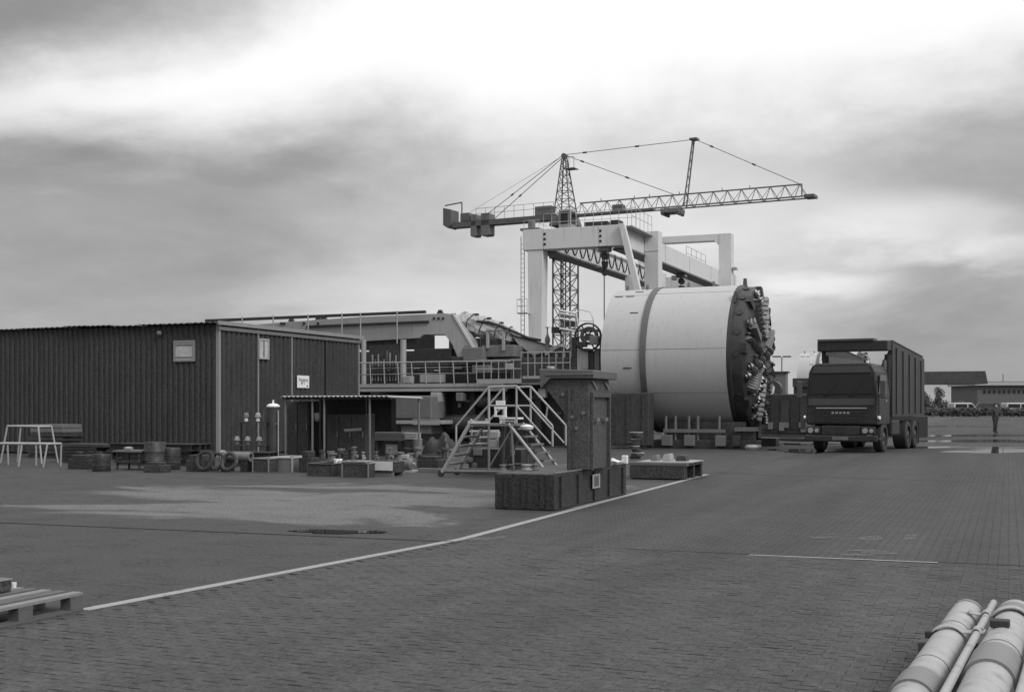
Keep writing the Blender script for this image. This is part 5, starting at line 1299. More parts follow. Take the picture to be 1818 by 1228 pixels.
# recessed frame on the side
sf = MB(); a, b = VPd + 0.04, VPd + 1.0
sf.box((uR + 0.003, a, zb_), (uR + 0.05, a + 0.06, pz(1046, 705)[1])); sf.box((uR + 0.003, b - 0.06, zb_), (uR + 0.05, b, pz(1046, 705)[1])); sf.box((uR + 0.003, a, pz(1046, 705)[1] + 0.002), (uR + 0.055, b, pz(1046, 696)[1]))
sf.build('side_frame', 'pedestal_paint', pd)
for v_ in (0.2, 0.65):
    MB().box((uR + 0.003, VPd + v_, pz(1046, 748)[1]), (uR + 0.07, VPd + v_ + 0.14, pz(1046, 742)[1])).build('side_bracket', 'mid_steel', pd)
for v_ in (0.1, 0.75):
    bar('brace', (uR + 0.02, VPd + v_, pz(1046, 676)[1]), (uR + 0.02, VPd + v_ + 0.22, pz(1046, 690)[1]), 0.014, 'light_steel', pd)
for x_, y_ in ((1036, 733), (1016, 740), (1000, 700), (1024, 760)):
    q = pz(x_, y_); MB().cyl((q[0], VPd - 0.03, q[1]), (q[0], VPd - 0.003, q[1]), 0.03, n=8).build('bolt_head', 'mid_steel', pd)
box('gusset', (pz(1010, 760)[0], VPd - 0.05, zb_), (pz(1014, 760)[0], VPd - 0.003, pz(1000, 690)[1]), 'pedestal_paint', pd)
# rags and small items on the base block
def rag(px, py, v, s, seed, label):
    rnd = random.Random(seed); q = V(px, py, v); z0 = HB + 0.025
    n_ = 9; vs = []; fs = []
    for i in range(n_):
        for j in range(n_):
            x_, y_ = (i / (n_ - 1) - 0.5) * 2, (j / (n_ - 1) - 0.5) * 2
            hgt = 0.07 * (math.sin(3 * x_ + seed) * math.cos(2.4 * y_ + seed) + 1) * (1 - 0.45 * (x_ * x_ + y_ * y_) ** 0.5) * s / 0.2 + 0.012 + rnd.uniform(0, 0.012)
            k_ = 1 + 0.25 * math.sin(seed * 3 + 4 * math.atan2(y_, x_))
            vs.append((q[0] + x_ * s * k_, v + y_ * s * k_ * 0.8, z0 + hgt))
    for i in range(n_ - 1):
        for j in range(n_ - 1): fs.append((i * n_ + j, (i + 1) * n_ + j, (i + 1) * n_ + j + 1, i * n_ + j + 1))
    o = solo('white_rag', MB().add(vs, fs, True), 'cloth_white', (q[0], v, HB), label, 'rag', 'white rags on the base block')
    so = o.modifiers.new('thick', 'SOLIDIFY'); so.thickness = 0.01
rag(1056, 818, VBs + 2.3, 0.13, 1, 'crumpled white rag on the block, closer to the pedestal corner')
rag(1087, 812, VBs + 3.0, 0.15, 4, 'larger crumpled white rag near the far end of the block')
q = V(1108, 812, VBs + 3.55)
solo('cardboard_box', MB().box((q[0] - 0.05, q[1], HB + 0.003), (q[0] + 0.05, q[1] + 0.1, HB + 0.15)), 'white_plastic', (q[0], q[1], HB), 'small white box on the far end of the base block', 'box', bevel=0.01)
for i, (px, py) in enumerate(((893, 832), (906, 828), (935, 830), (950, 826), (920, 838))):
    q = V(px, py, VBs + 0.7 + 0.12 * i)
    sz = 0.05 + 0.012 * (i % 3)
    solo('steel_fitting', MB().lathe([(0, sz * 1.3), (0.02, sz * 1.3), (0.021, sz * 0.8), (0.07, sz * 0.8), (0.071, sz * 1.2), (0.09, sz * 1.2)], (q[0], q[1], HB + 0.003), 'z', 10), ['mid_steel', 'dark_steel', 'light_steel'][i % 3], (q[0], q[1], HB), ['steel fitting nearest the corner of the base block top', 'dark steel fitting, second along the base block top', 'pale steel fitting at the foot of the treads on the base block', 'grey steel fitting closest to the pedestal on the base block', 'dark steel fitting farthest back on the near half of the base block'][i], 'fitting', 'small fittings on the base block')
# pallet with parts behind the block, in front of the boring machine
g0, g1 = G(1118, 850), G(1215, 852)
sp_ = thing('parts_pallet', 'low dark pallet with a pale top sheet in front of the cradle', 'pallet', (g0[0], g0[1], 0))
ul, ur = g0[0], V(1215, 852, g0[1])[0]
for i in range(3):
    v_ = g0[1] + 0.1 + i * 0.7; box('bearer', (ul, v_, 0), (ur, v_ + 0.15, 0.3), 'black_steel', sp_)
for i in range(6):
    v_ = g0[1] + i * 0.28; box('plank', (ul - 0.03, v_, 0.302), (ur + 0.05, v_ + 0.25, 0.36), 'timber', sp_)
box('front_plate', (ul, g0[1] - 0.02, 0.03), (ur, g0[1] + 0.08, 0.29), 'dark_steel', sp_)
ps = box('sheet', (ul + 0.1, g0[1] + 0.2, 0.362), (ur + 0.1, g0[1] + 1.4, 0.38), 'galvanised', sp_)
for i, (x0, x1, h_, m_) in enumerate(((0.3, 0.5, 0.12, 'mid_steel'), (0.6, 0.85, 0.15, 'light_steel'), (0.95, 1.25, 0.12, 'dark_steel'))):
    k_ = (ur - ul) / 1.4
    solo('machine_part', MB().prism([(ul + x0 * k_, 0.384), (ul + x1 * k_, 0.384), (ul + x1 * k_ - 0.03, 0.384 + h_), (ul + x0 * k_ + 0.05, 0.384 + h_ * 0.9)], 'v', g0[1] + 0.7, g0[1] + 1.0), m_, (ul + x0 * k_, g0[1] + 0.7, 0.384),
         ['small grey part on the left end of the pale sheet', 'pale block shaped part in the middle of the pale sheet', 'grey wedge part on the right end of the pale sheet'][i], 'machine part', 'parts on the low pallet', bevel=0.01)
# a cross-stacked heap of bars behind it
q = V(1128, 800, g0[1] + 1.15)
st_ = thing('ring_stack', 'stack of pale rimmed steel rings at the end of the low pallet', 'ring stack', (q[0], q[1], 0.384))
for i in range(8):
    z_ = 0.384 + i * 0.078; r_ = 0.12 + 0.03 * math.sin(i * 2.1)
    MB().lathe([(0, r_ - 0.05), (0, r_), (0.055, r_), (0.055, r_ - 0.05)], (q[0] + 0.05 * math.sin(i * 1.3), q[1], z_), 'z', 20, True).build('ring', 'dark_steel' if i % 2 else 'black_steel', st_)
    MB().lathe([(0.055, r_ - 0.04), (0.055, r_ + 0.015), (0.073, r_ + 0.015), (0.073, r_ - 0.04)], (q[0] + 0.05 * math.sin(i * 1.3), q[1], z_ + 0.001), 'z', 20, True).build('ring_rim', 'light_steel' if i % 2 else 'dark_steel', st_)

# ------------------------------------------------------------------ mobile stairs
g = G(783, 846); VL = g[1]
ms = thing('mobile_steps', 'wheeled access steps with a pale handrail and open treads', 'steps', (V(850, 800, VL)[0], VL, 0))
DP = 0.85
zpf = V(870, 752, VL)[2]
def both(nm, a, b, r, m='light_steel', par=ms):
    for d in (0, DP):
        p, q = V(*a, VL), V(*b, VL); bar(nm, (p[0], VL + d, max(p[2], 0.02)), (q[0], VL + d, max(q[2], 0.02)), r, m, par)
both('stringer', (785, 838), (838, 745), 0.045)
both('handrail', (810, 756), (868, 687), 0.024)
both('handrail', (868, 687), (917, 685), 0.024)
both('handrail', (917, 685), (981, 756), 0.024)
both('knee_rail', (822, 768), (868, 719), 0.02)
both('knee_rail', (868, 720), (917, 720), 0.02)
both('knee_rail', (917, 720), (978, 788), 0.02)
both('rail_post', (868, 752), (868, 687), 0.03)
both('rail_post', (917, 752), (917, 685), 0.024)
both('rail_post', (810, 788), (810, 756), 0.024)
both('rail_post', (981, 792), (981, 756), 0.024)
both('stringer', (903, 752), (976, 845), 0.035)
both('frame_leg', (868, 838), (868, 752), 0.03, 'mid_steel')
both('frame_leg', (912, 838), (908, 752), 0.03, 'mid_steel')
both('base_rail', (783, 836), (978, 838), 0.035, 'mid_steel')
both('diagonal', (868, 830), (908, 762), 0.02, 'mid_steel')
for d in (0, DP):
    p = V(810, 788, VL)
up0, up1 = V(832, 752, VL)[0], V(908, 752, VL)[0]
pf = MB().box((up0, VL - 0.02, zpf - 0.05), (up1, VL + DP + 0.02, zpf)).build('platform', 'mid_steel', ms)
box('toe_board', (up0, VL - 0.04, zpf + 0.002), (V(868, 752, VL)[0], VL - 0.022, zpf + 0.06), 'roof_white', ms)
for i in range(6):
    t_ = (i + 0.6) / 6.5; x_, y_ = 903 + 73 * t_, 752 + 93 * t_; q = V(x_, y_, VL)
    tdr = box('tread', (q[0] - 0.1, VL + 0.03, q[2] - 0.02), (q[0] + 0.12, VL + DP - 0.03, q[2] + 0.015), 'dark_steel', ms)
    box('nosing', (q[0] + 0.121, VL + 0.03, q[2] - 0.025), (q[0] + 0.135, VL + DP - 0.03, q[2] + 0.018), 'mid_steel', tdr)
for i in range(5):
    t_ = (i + 0.6) / 5.5; x_, y_ = 838 - 53 * t_, 750 + 88 * t_; q = V(x_, y_, VL); bar('tread', (q[0], VL, q[2]), (q[0], VL + DP, q[2]), 0.03, 'mid_steel', ms)
for x_ in (783, 975):
    for d in (0, DP):
        q = V(x_, 846, VL); MB().cyl((q[0], VL + d - 0.03, 0.075), (q[0], VL + d + 0.03, 0.075), 0.075, n=14).build('caster', 'rubber', ms)
# things on and under the steps' platform
q = V(888, 725, VL + 0.4)
ch = thing('plastic_chair', 'white plastic chair standing on the steps platform', 'chair', (q[0], VL + 0.4, zpf))
def cbx(n_, x0, y0, x1, y1, d0, d1, m_='white_plastic'):
    a, b = V(x0, y1, VL + d0), V(x1, y0, VL + d0); return box(n_, (a[0], VL + d0, max(a[2], zpf + 0.004)), (b[0], VL + d1, b[2]), m_, ch, 0.006)
cbx('backrest', 880, 711, 896, 721, 0.5, 0.54); cbx('backrest', 877, 722, 899, 726, 0.5, 0.54)
cbx('back_post', 877.5, 726.2, 881, 737, 0.5, 0.54); cbx('back_post', 895, 726.2, 898.5, 737, 0.5, 0.54); cbx('backrest', 877, 737.2, 899, 740, 0.5, 0.54)
cbx('seat', 886, 741, 918, 744, 0.15, 0.54)
for x_ in (887, 913): cbx('leg', x_, 744.2, x_ + 4, 753, 0.17, 0.22); cbx('leg', x_, 744.2, x_ + 4, 753, 0.47, 0.52)
cbx('stretcher', 891.2, 746, 912.8, 748.5, 0.18, 0.21)
q = V(938, 762, VL + 0.5)
solo('white_sack', MB().lathe([(0, 0.04), (0.03, 0.14), (0.09, 0.16), (0.13, 0.08), (0.14, 0.02)], (q[0], VL + 0.4, V(938, 764, VL + 0.4)[2]), 'z', 14), 'cloth_white', (q[0], VL + 0.4, V(938, 764, VL + 0.4)[2]), 'small white sack resting on the upper treads of the steps', 'sack')
# pump station behind the steps
VPp = VL + 1.6
pu = thing('pump_station', 'pale pump station with pipes and gauges seen through the steps', 'pump station', (V(860, 780, VPp)[0], VPp, 0))
rnd = random.Random(21)
box('frame', (V(832, 800, VPp)[0], VPp, 0.0), (V(925, 800, VPp)[0], VPp + 0.9, V(860, 797, VPp)[2]), 'black_steel', pu)
for i in range(6):
    x_ = 838 + i * 7.5; a, b = V(x_, 792, VPp), V(x_, 763 + rnd.uniform(0, 5), VPp); MB().cyl((a[0], VPp + 0.2, a[2]), (b[0], VPp + 0.2, b[2]), 0.045, n=10).build('pipe', 'light_steel' if i % 2 else 'mid_steel', pu)
for i in range(3): bar('manifold', V(834, 766 + i * 11, VPp + 0.1), V(886, 765 + i * 11, VPp + 0.1), 0.03, 'light_steel', pu)
vbox('gauge_box', 870, 766, 884, 778, VPp - 0.05, VPp + 0.1, 'light_steel', pu, 0.01); vbox('gauge_box', 870, 780, 884, 794, VPp - 0.05, VPp + 0.1, 'light_steel', pu, 0.01); vbox('gauge_box', 840, 796, 855, 808, VPp - 0.06, VPp - 0.003, 'mid_steel', pu, 0.01)
vbox('dark_cabinet', 886, 775, 905, 830, VPp - 0.1, VPp - 0.004, 'black_steel', pu)
for x_, y_ in ((823, 815), (830, 812), (905, 800), (838, 822)): vbox('valve', x_, y_, x_ + 5, y_ + 8, VPp - 0.25, VPp - 0.1, 'mid_steel', pu, 0.01)
# floor beam lying in front
ga = G(742, 838); gb2 = V(880, 838, ga[1])
solo('floor_beam', MB().box((ga[0], ga[1], 0.0), (gb2[0], ga[1] + 0.14, 0.1)), 'mid_steel', (ga[0], ga[1], 0), 'long grey steel beam on the ground beneath the steps', 'beam', bevel=0.008)

# ------------------------------------------------------------------ lean-to shelter by the shed
VC1 = 30.6
zc0 = V(590, 704, VC1)[2]
cs0, cs1 = V(498, 704, VC1)[0], V(690, 704, VC1)[0]
ln = thing('lean_to_shelter', 'low open shelter with a thin pale corrugated roof in front of the shed', 'shelter', ((cs0 + cs1) / 2, VC1, 0))
ns = 4
for k_ in range(ns):
    x0 = cs0 + (cs1 - cs0) * k_ / ns; wd = (cs1 - cs0) / ns - 0.004; prof = []
    for i in range(13): prof.append((x0 + wd * i / 12, zc0 + (0.035 if i % 2 else 0.0)))
    poly = prof + [(a, b - 0.02) for a, b in reversed(prof)]; kk = len(poly)
    vs = [(a, VC1, b) for a, b in poly] + [(a, VC1 + 2.2, b - 0.03) for a, b in poly]
    fs = [(i, (i + 1) % kk, kk + (i + 1) % kk, kk + i) for i in range(kk)] + [q for i in range(12) for q in ((i, i + 1, kk - 2 - i, kk - 1 - i), (kk + i, kk + kk - 1 - i, kk + kk - 2 - i, kk + i + 1))]
    MB().add(vs, fs).build('roof_sheet', 'galvanised', ln)
for px in (553, 574, 655, 505):
    u_ = V(px, 760, VC1 + 0.1)[0]; bar('post', (u_, VC1 + 0.15, 0), (u_, VC1 + 0.15, zc0 - 0.02), 0.035, 'mid_steel', ln)
for u_ in (cs0 + 0.1, cs1 - 0.1): bar('post', (u_, VC1 + 2.1, 0), (u_, VC1 + 2.1, zc0 - 0.06), 0.035, 'mid_steel', ln)
bar('roof_bearer', (cs0, VC1 + 0.15, zc0 - 0.05), (cs1, VC1 + 0.15, zc0 - 0.05), 0.03, 'dark_steel', ln)
box('back_panel', (cs0, VC1 + 2.15, 0.0), (V(650, 700, VC1 + 2.15)[0], VC1 + 2.19, zc0 - 0.06), 'dark_steel', ln)
# upright tank with white cap
q = V(485, 715, 30.0); r_ = 0.19
tk = thing('upright_tank', 'upright dark cylinder tank with a white domed cap by the shelter', 'tank', (q[0], 30.0, 0))
zc1 = V(485, 722, 30.0)[2]
MB().lathe([(0, r_), (zc1, r_)], (q[0], 30.0, 0), 'z', 20).build('body', 'dark_steel', tk)
MB().lathe([(zc1 + 0.002, r_ + 0.005), (zc1 + 0.04, r_), (zc1 + 0.09, r_ * 0.6), (zc1 + 0.1, 0.03), (zc1 + 0.2, 0.028)], (q[0], 30.0, 0), 'z', 20).build('cap', 'white_plastic', tk)
for s in (-1, 1): bar('guard_pipe', (q[0] + s * 0.24, 29.9, 0), (q[0] + s * 0.24, 29.9, zc1 - 0.1), 0.02, 'light_steel', tk)
bar('guard_pipe', (q[0] - 0.24, 29.9, zc1 - 0.5), (q[0] + 0.24, 29.9, zc1 - 0.5), 0.02, 'mid_steel', tk)
# rack with filter bowls
VK = 29.6
rk = thing('shelf_rack', 'dark open shelf rack against the shed corner', 'rack', (V(440, 760, VK)[0], VK, 0))
r0, r1 = V(412, 760, VK)[0], V(470, 760, VK)[0]
for u_ in (r0, r1):
    for v_ in (VK, VK + 0.45): bar('upright', (u_, v_, 0), (u_, v_, 1.55), 0.025, 'dark_steel', rk)
zsh = [V(440, 790, VK)[2], V(440, 748, VK)[2]]
for z_ in [0.2] + zsh: box('shelf', (r0, VK, z_ - 0.03), (r1, VK + 0.45, z_), 'dark_steel', rk)
FL = (('small unit with a round white bowl on the upper shelf, beside the shed corner', 437, 1), ('taller unit with a bright rim on the upper shelf', 458, 1), ('pale capped unit at the shed end of the lower shelf', 421, 0), ('pale capped unit in the middle of the lower shelf', 440, 0), ('pale capped unit at the tank end of the lower shelf', 460, 0))
for i, (lb_, px, lev) in enumerate(FL):
    q = V(px, 740, VK + 0.2); z_ = zsh[lev] + 0.002
    fu = thing('filter_unit', lb_, 'filter', (q[0], VK + 0.2, z_), 'filter units on the rack')
    MB().lathe([(0, 0.05), (0.02, 0.055), (0.11, 0.055), (0.12, 0.04)], (q[0], VK + 0.2, z_), 'z', 14).build('bowl', 'white_plastic' if lev else 'mid_steel', fu)
    MB().lathe([(0.122, 0.1), (0.15, 0.105), (0.155, 0.08), (0.22, 0.075), (0.25, 0.04)], (q[0], VK + 0.2, z_), 'z', 16).build('head', 'light_steel' if (i in (1, 2, 3, 4)) else 'mid_steel', fu)

# ------------------------------------------------------------------ loose yard goods along the shed
def cratebox(name, x0, y0, x1, y1, depth, m, label, cat, group=None, edge='mid_steel', lidh=None):
    """open steel crate: floor, four sides and rim, its front bottom edge seen at (x0..x1, y1)"""
    g = G((x0 + x1) / 2, y1); v = g[1]; ul, ur = V(x0, y1, v)[0], V(x1, y1, v)[0]; h = V(x0, y0, v)[2]
    t = thing(name, label, cat, ((ul + ur) / 2, v + depth / 2, 0), group)
    box('floor', (ul + 0.03, v + 0.03, 0.0), (ur - 0.03, v + depth - 0.03, 0.05), m, t)
    for nm, a, b in (('side', (ul, v, 0.0), (ur, v + 0.03, h - 0.02)), ('side', (ul, v + depth - 0.03, 0.0), (ur, v + depth, h - 0.02)), ('side', (ul, v + 0.031, 0.0), (ul + 0.03, v + depth - 0.031, h - 0.02)), ('side', (ur - 0.03, v + 0.031, 0.0), (ur, v + depth - 0.031, h - 0.02))):
        box(nm, a, b, m, t)
    r_ = 0.022
    for a, b in (((ul, v), (ur, v)), ((ur, v), (ur, v + depth)), ((ul, v), (ul, v + depth)), ((ul, v + depth), (ur, v + depth))):
        bar('rim', (*a, h), (*b, h), r_, edge, t)
    for a in ((ul, v), (ur, v)): bar('corner_bar', (a[0], a[1] - 0.012, 0), (a[0], a[1] - 0.012, h), r_, edge, t)
    return t
cratebox('steel_crate', 480, 812, 519, 837, 0.9, 'mid_steel', 'open steel crate with pale edges in the row of goods', 'crate', None, 'light_steel')
cratebox('steel_crate', 449, 814, 477, 838, 0.9, 'dark_steel', 'darker open crate next to the pale edged steel crate', 'crate', None, 'mid_steel')
cratebox('steel_box', 547, 823, 590, 845, 0.8, 'dark_steel', 'low dark steel box in front of the shelter posts', 'box', None, 'dark_steel')
cratebox('steel_box', 608, 822, 654, 847, 0.3, 'dark_steel', 'dark steel box beside the white crumpled sheet', 'box', None, 'mid_steel')
g = G(677, 845); v = g[1]
wb = thing('panel_crate', 'crate with a bright white front panel at the end of the goods row', 'crate', (g[0], v, 0))
ul, ur = V(658, 845, v)[0], V(697, 845, v)[0]; zt_ = V(680, 819, v)[2]
box('front_panel', (ul, v - 0.02, zt_ * 0.4), (ur, v - 0.002, zt_), 'roof_white', wb); box('body', (ul + 0.01, v, 0.08), (ur - 0.01, v + 0.6, zt_ - 0.01), 'dark_steel', wb)
for i in range(6): u_ = ul + 0.04 + (ur - ul - 0.1) * i / 5; box('slat', (u_, v - 0.016, 0.08), (u_ + 0.03, v - 0.002, zt_ * 0.38), 'dark_steel', wb)
for v_ in (v, v + 0.5): box('runner', (ul, v_, 0), (ur, v_ + 0.08, 0.078), 'mid_steel', wb)
g = G(600, 842)
mb = MB(); rnd = random.Random(3); pts_ = []
n_ = 8
for i in range(n_):
    for j in range(n_): pts_.append((g[0] - 0.11 + 0.22 * i / 7 + rnd.uniform(-0.015, 0.015), g[1] + rnd.uniform(-0.03, 0.03) + 0.05 * math.sin(i * 1.7), 0.36 * j / 7 + 0.0 + rnd.uniform(0, 0.012)))
mb.add(pts_, [(i * n_ + j, (i + 1) * n_ + j, (i + 1) * n_ + j + 1, i * n_ + j + 1) for i in range(n_ - 1) for j in range(n_ - 1)], True)
o = solo('plastic_sheet', mb, 'cloth_white', (g[0], g[1], 0), 'crumpled white plastic sheet between two dark boxes', 'sheet'); s_ = o.modifiers.new('thick', 'SOLIDIFY'); s_.thickness = 0.012
# round pipe on supports
g = G(420, 838); v = g[1] + 0.3
lp_ = thing('pipe_length', 'short pale pipe resting on two dark blocks beside the crates', 'pipe', (g[0], v, 0))
a, b = V(397, 822, v), V(446, 822, v); MB().lathe([(0, 0.08), (0, 0.12), (b[0] - a[0], 0.12), (b[0] - a[0], 0.08)], (a[0], v, 0.36), 'u', 18, True).build('pipe', 'mid_steel', lp_)
for u_ in (a[0] + 0.12, b[0] - 0.12): box('support', (u_ - 0.07, v - 0.18, 0), (u_ + 0.07, v + 0.18, 0.245), 'black_steel', lp_)
MB().lathe([(0, 0.08), (0, 0.16), (0.03, 0.16), (0.03, 0.08)], (a[0] - 0.031, v, 0.36), 'u', 18, True).build('flange', 'light_steel', lp_)
# hose loops
def hose(px, py, r, m, label, seed, tilt=0.5):
    rnd = random.Random(seed); g = G(px, py); pts_ = []
    for i in range(60):
        a = i * 2 * math.pi / 20; rr = r * (1 + 0.08 * math.sin(i * 0.9 + seed)); pts_.append((g[0] + rr * math.cos(a), g[1] + 0.25 + rr * 0.35 * math.sin(a), 0.06 + r + rr * math.sin(a) * 0.95 + 0.0))
    return solo('hose_coil', MB().tube(pts_, 0.04, 8), m, (g[0], g[1] + 0.25, 0), label, 'hose', 'hose coils in the goods row')
hose(352, 838, 0.22, 'rubber', 'dark hose coil farthest from the crates', 1)
hose(374, 838, 0.2, 'dark_steel', 'grey hose coil in the middle of the coils', 2)
hose(396, 839, 0.2, 'dark_steel', 'hose coil touching the short pale pipe', 3)
# bottles and valves standing on boxes
def bottle(px, py, v_, s, m, label, z=None):
    q = V(px, py, v_); z0 = q[2] if z is None else z
    o = thing('valve_bottle', label, 'valve', (q[0], v_, z0), 'small valves among the goods')
    MB().lathe([(0, 0.1 * s), (0.03 * s, 0.1 * s), (0.031 * s, 0.055 * s), (0.22 * s, 0.055 * s), (0.221 * s, 0.085 * s), (0.26 * s, 0.085 * s)], (q[0], v_, z0), 'z', 14).build('body', m, o)
    MB().lathe([(0.261 * s, 0.03 * s), (0.4 * s, 0.025 * s)], (q[0], v_, z0), 'z', 8).build('spindle', m, o)
    MB().lathe([(0.37 * s, 0.06 * s), (0.37 * s, 0.085 * s), (0.39 * s, 0.085 * s), (0.39 * s, 0.06 * s)], (q[0], v_, z0), 'z', 14, True).build('hand_wheel', m, o); bar('hand_wheel_bar', (q[0] - 0.07 * s, v_, z0 + 0.38 * s), (q[0] + 0.07 * s, v_, z0 + 0.38 * s), 0.01, m, o); MB().cyl((q[0], v_, z0 + 0.13 * s), (q[0] + 0.13 * s, v_ - 0.03, z0 + 0.13 * s), 0.05 * s, n=10).build('side_branch', m, o)
vbx = G(631, 847)[1]
hz_ = V(631, 822, vbx)[2]
solo('loose_lid', MB().box((V(604, 824, vbx)[0], vbx - 0.04, hz_ + 0.026), (V(650, 824, vbx)[0], vbx + 0.34, hz_ + 0.05)), 'light_steel', (V(630, 824, vbx)[0], vbx + 0.15, hz_ + 0.026), 'thin pale lid lying across the dark steel box', 'lid')
bottle(629, 816, vbx + 0.15, 0.8, 'mid_steel', 'tall grey valve standing on the thin lid', hz_ + 0.052)
bottle(612, 818, vbx + 0.15, 0.6, 'dark_steel', 'small dark valve on the post side of the thin lid', hz_ + 0.052)
bottle(645, 818, vbx + 0.15, 0.5, 'light_steel', 'tiny pale valve at the crate end of the thin lid', hz_ + 0.052)
gpc = G(677, 845)[1]; zpc = V(680, 819, gpc)[2]
bottle(692, 815, gpc + 0.4, 0.8, 'mid_steel', 'grey valve on top of the white panel crate', zpc - 0.008)
bottle(668, 815, gpc + 0.45, 0.55, 'mid_steel', 'small grey valve at the other end of the white panel crate', zpc - 0.008)
# pump at the end of the row
g = G(716, 838)
pp_ = thing('small_pump', 'small grey pump on a thin base plate beyond the white panel crate', 'pump', (g[0], g[1], 0))
a, b = V(700, 836, g[1])[0], V(732, 836, g[1])[0]
box('base_plate', (a, g[1], 0.0), (b, g[1] + 0.4, 0.04), 'light_steel', pp_); MB().lathe([(0, 0.1), (0.04, 0.13), (0.3, 0.13), (0.34, 0.08)], (a + 0.05, g[1] + 0.2, 0.2), 'u', 16).build('motor', 'mid_steel', pp_)
box('terminal_box', (a + 0.12, g[1] + 0.12, 0.322), (a + 0.28, g[1] + 0.28, 0.42), 'light_steel', pp_, 0.01)
box('foot', (a + 0.08, g[1] + 0.1, 0.041), (a + 0.32, g[1] + 0.3, 0.1), 'dark_steel', pp_); bar('outlet', (a + 0.38, g[1] + 0.2, 0.2), (b - 0.02, g[1] + 0.2, 0.2), 0.03, 'light_steel', pp_)
# timber stack behind, with a bright box on its end
VW = 34.0
zs0, zs1 = V(690, 782, VW)[2], V(690, 767, VW)[2]
tm = thing('timber_stack', 'stack of pale timber beams on dark bearers below the grey cabinet', 'timber stack', (V(690, 780, VW)[0], VW, 0))
a, b = V(658, 780, VW)[0], V(716, 780, VW)[0]
for i in range(2):
    for j in range(4):
        z_ = zs0 + (zs1 - zs0) * i / 2; box('timber', (a + random.uniform(-0.05, 0.05), VW + j * 0.16, z_), (b + random.uniform(-0.04, 0.06), VW + j * 0.16 + 0.15, z_ + (zs1 - zs0) / 2 - 0.006), 'timber', tm, 0.006)
for u_ in (a + 0.15, b - 0.15): box('bearer', (u_ - 0.06, VW, 0), (u_ + 0.06, VW + 0.62, zs0 - 0.003), 'black_steel', tm)
a, b = V(718, 780, VW), V(740, 768, VW)
fb = thing('foil_box', 'small bright box beside the end of the timber stack', 'box', (a[0], VW, 0))
box('body', (a[0], VW, a[2]), (b[0], VW + 0.3, b[2]), 'galvanised', fb, 0.01); box('stand', (a[0] + 0.02, VW + 0.02, 0), (b[0] - 0.02, VW + 0.28, a[2] - 0.002), 'dark_steel', fb)
q = V(746, 787, VW); solo('grey_drum', MB().lathe([(0, 0.15), (0.02, 0.16), (0.2, 0.155), (0.22, 0.165), (0.42, 0.155), (q[2] + 0.14, 0.16), (q[2] + 0.16, 0.14)], (q[0], VW - 0.2, 0), 'z', 18), 'mid_steel', (q[0], VW - 0.2, 0), 'short grey drum next to the small bright box', 'drum')
# tarpaulin heap
q = V(783, 768, VW + 0.6); mb = MB(); rnd = random.Random(8); n_ = 14; vs = []
for i in range(n_):
    for j in range(n_):
        x_, y_ = (i / (n_ - 1) - 0.5) * 2, (j / (n_ - 1) - 0.5) * 2; d = max(abs(x_), abs(y_))
        vs.append((q[0] + x_ * 0.5, VW + 0.6 + y_ * 0.45, max(0.0, (q[2] - 0.02) * (1 - d ** 3) * (0.9 + 0.12 * math.sin(4 * x_ + 2 * y_)) + 0.1 * math.sin(7 * x_ + 3 * y_) * (1 - d) + rnd.uniform(-0.035, 0.035)) if d < 1 else 0.0))
mb.add(vs, [(i * n_ + j, (i + 1) * n_ + j, (i + 1) * n_ + j + 1, i * n_ + j + 1) for i in range(n_ - 1) for j in range(n_ - 1)], True)
solo('tarpaulin_heap', mb, 'black_steel', (q[0], VW + 0.6, 0), 'dark tarpaulin heap between the drum and the steps', 'tarpaulin')

# ------------------------------------------------------------------ trestles and slabs at the shed's left
def trestle(pts, legs, v, label):
    g = thing('pipe_trestle', label, 'trestle', (V(pts[0][0], 800, v)[0], v, 0), 'white pipe trestles by the shed')
    a, b = V(*pts[0], v), V(*pts[1], v)
    for d in (0, 0.5): bar('top_bar', (a[0], v + d, a[2]), (b[0], v + d, b[2]), 0.028, 'light_steel', g)
    for (x0, y0, x1, y1) in legs:
        p, q = V(x0, y0, v), V(x1, y1, v)
        for d in (0, 0.5): bar('leg', (p[0], v + d, p[2]), (q[0], v + d - (0.06 if d == 0 else -0.06), 0.0), 0.025, 'light_steel', g)
    bar('cross_bar', (a[0], v, a[2]), (a[0], v + 0.5, a[2]), 0.025, 'light_steel', g); bar('cross_bar', (b[0], v, b[2]), (b[0], v + 0.5, b[2]), 0.025, 'light_steel', g)
trestle(((13, 756), (68, 757)), ((13, 756, 4, 822), (68, 757, 77, 822)), G(40, 822)[1], 'taller white pipe trestle standing behind the wide one')
trestle(((-14, 787), (84, 788)), ((84, 788, 80, 828), (39, 788, 36, 828), (-12, 788, -14, 828)), G(40, 828)[1], 'wide low white pipe trestle in front of the taller one')
vq = G(80, 818)[1] + 1.5
sl = thing('slab_stack', 'stack of grey slabs behind the white trestles', 'slab stack', (V(80, 780, vq)[0], vq, 0))
a, b = V(48, 760, vq)[0], V(108, 760, vq)[0]; zt_ = V(80, 752, vq)[2]
for i in range(8):
    z_ = zt_ * i / 8; box('slab', (a + random.uniform(-0.06, 0.1), vq + random.uniform(0, 0.08), z_), (b + random.uniform(-0.15, 0.1), vq + 0.9, z_ + zt_ / 8 - 0.02), 'mid_steel' if i > 5 else 'dark_steel', sl, 0.008)
vq = G(160, 825)[1] + 0.8
sl = thing('plate_stack', 'low stack of dark steel plates beside the slabs', 'plate stack', (V(140, 790, vq)[0], vq, 0))
a, b = V(92, 790, vq)[0], V(180, 790, vq)[0]
for i in range(6): box('plate', (a + random.uniform(0, 0.3), vq, i * 0.09), (b + random.uniform(-0.3, 0.1), vq + 1.0, i * 0.09 + 0.075), 'dark_steel' if i == 5 else 'black_steel', sl)
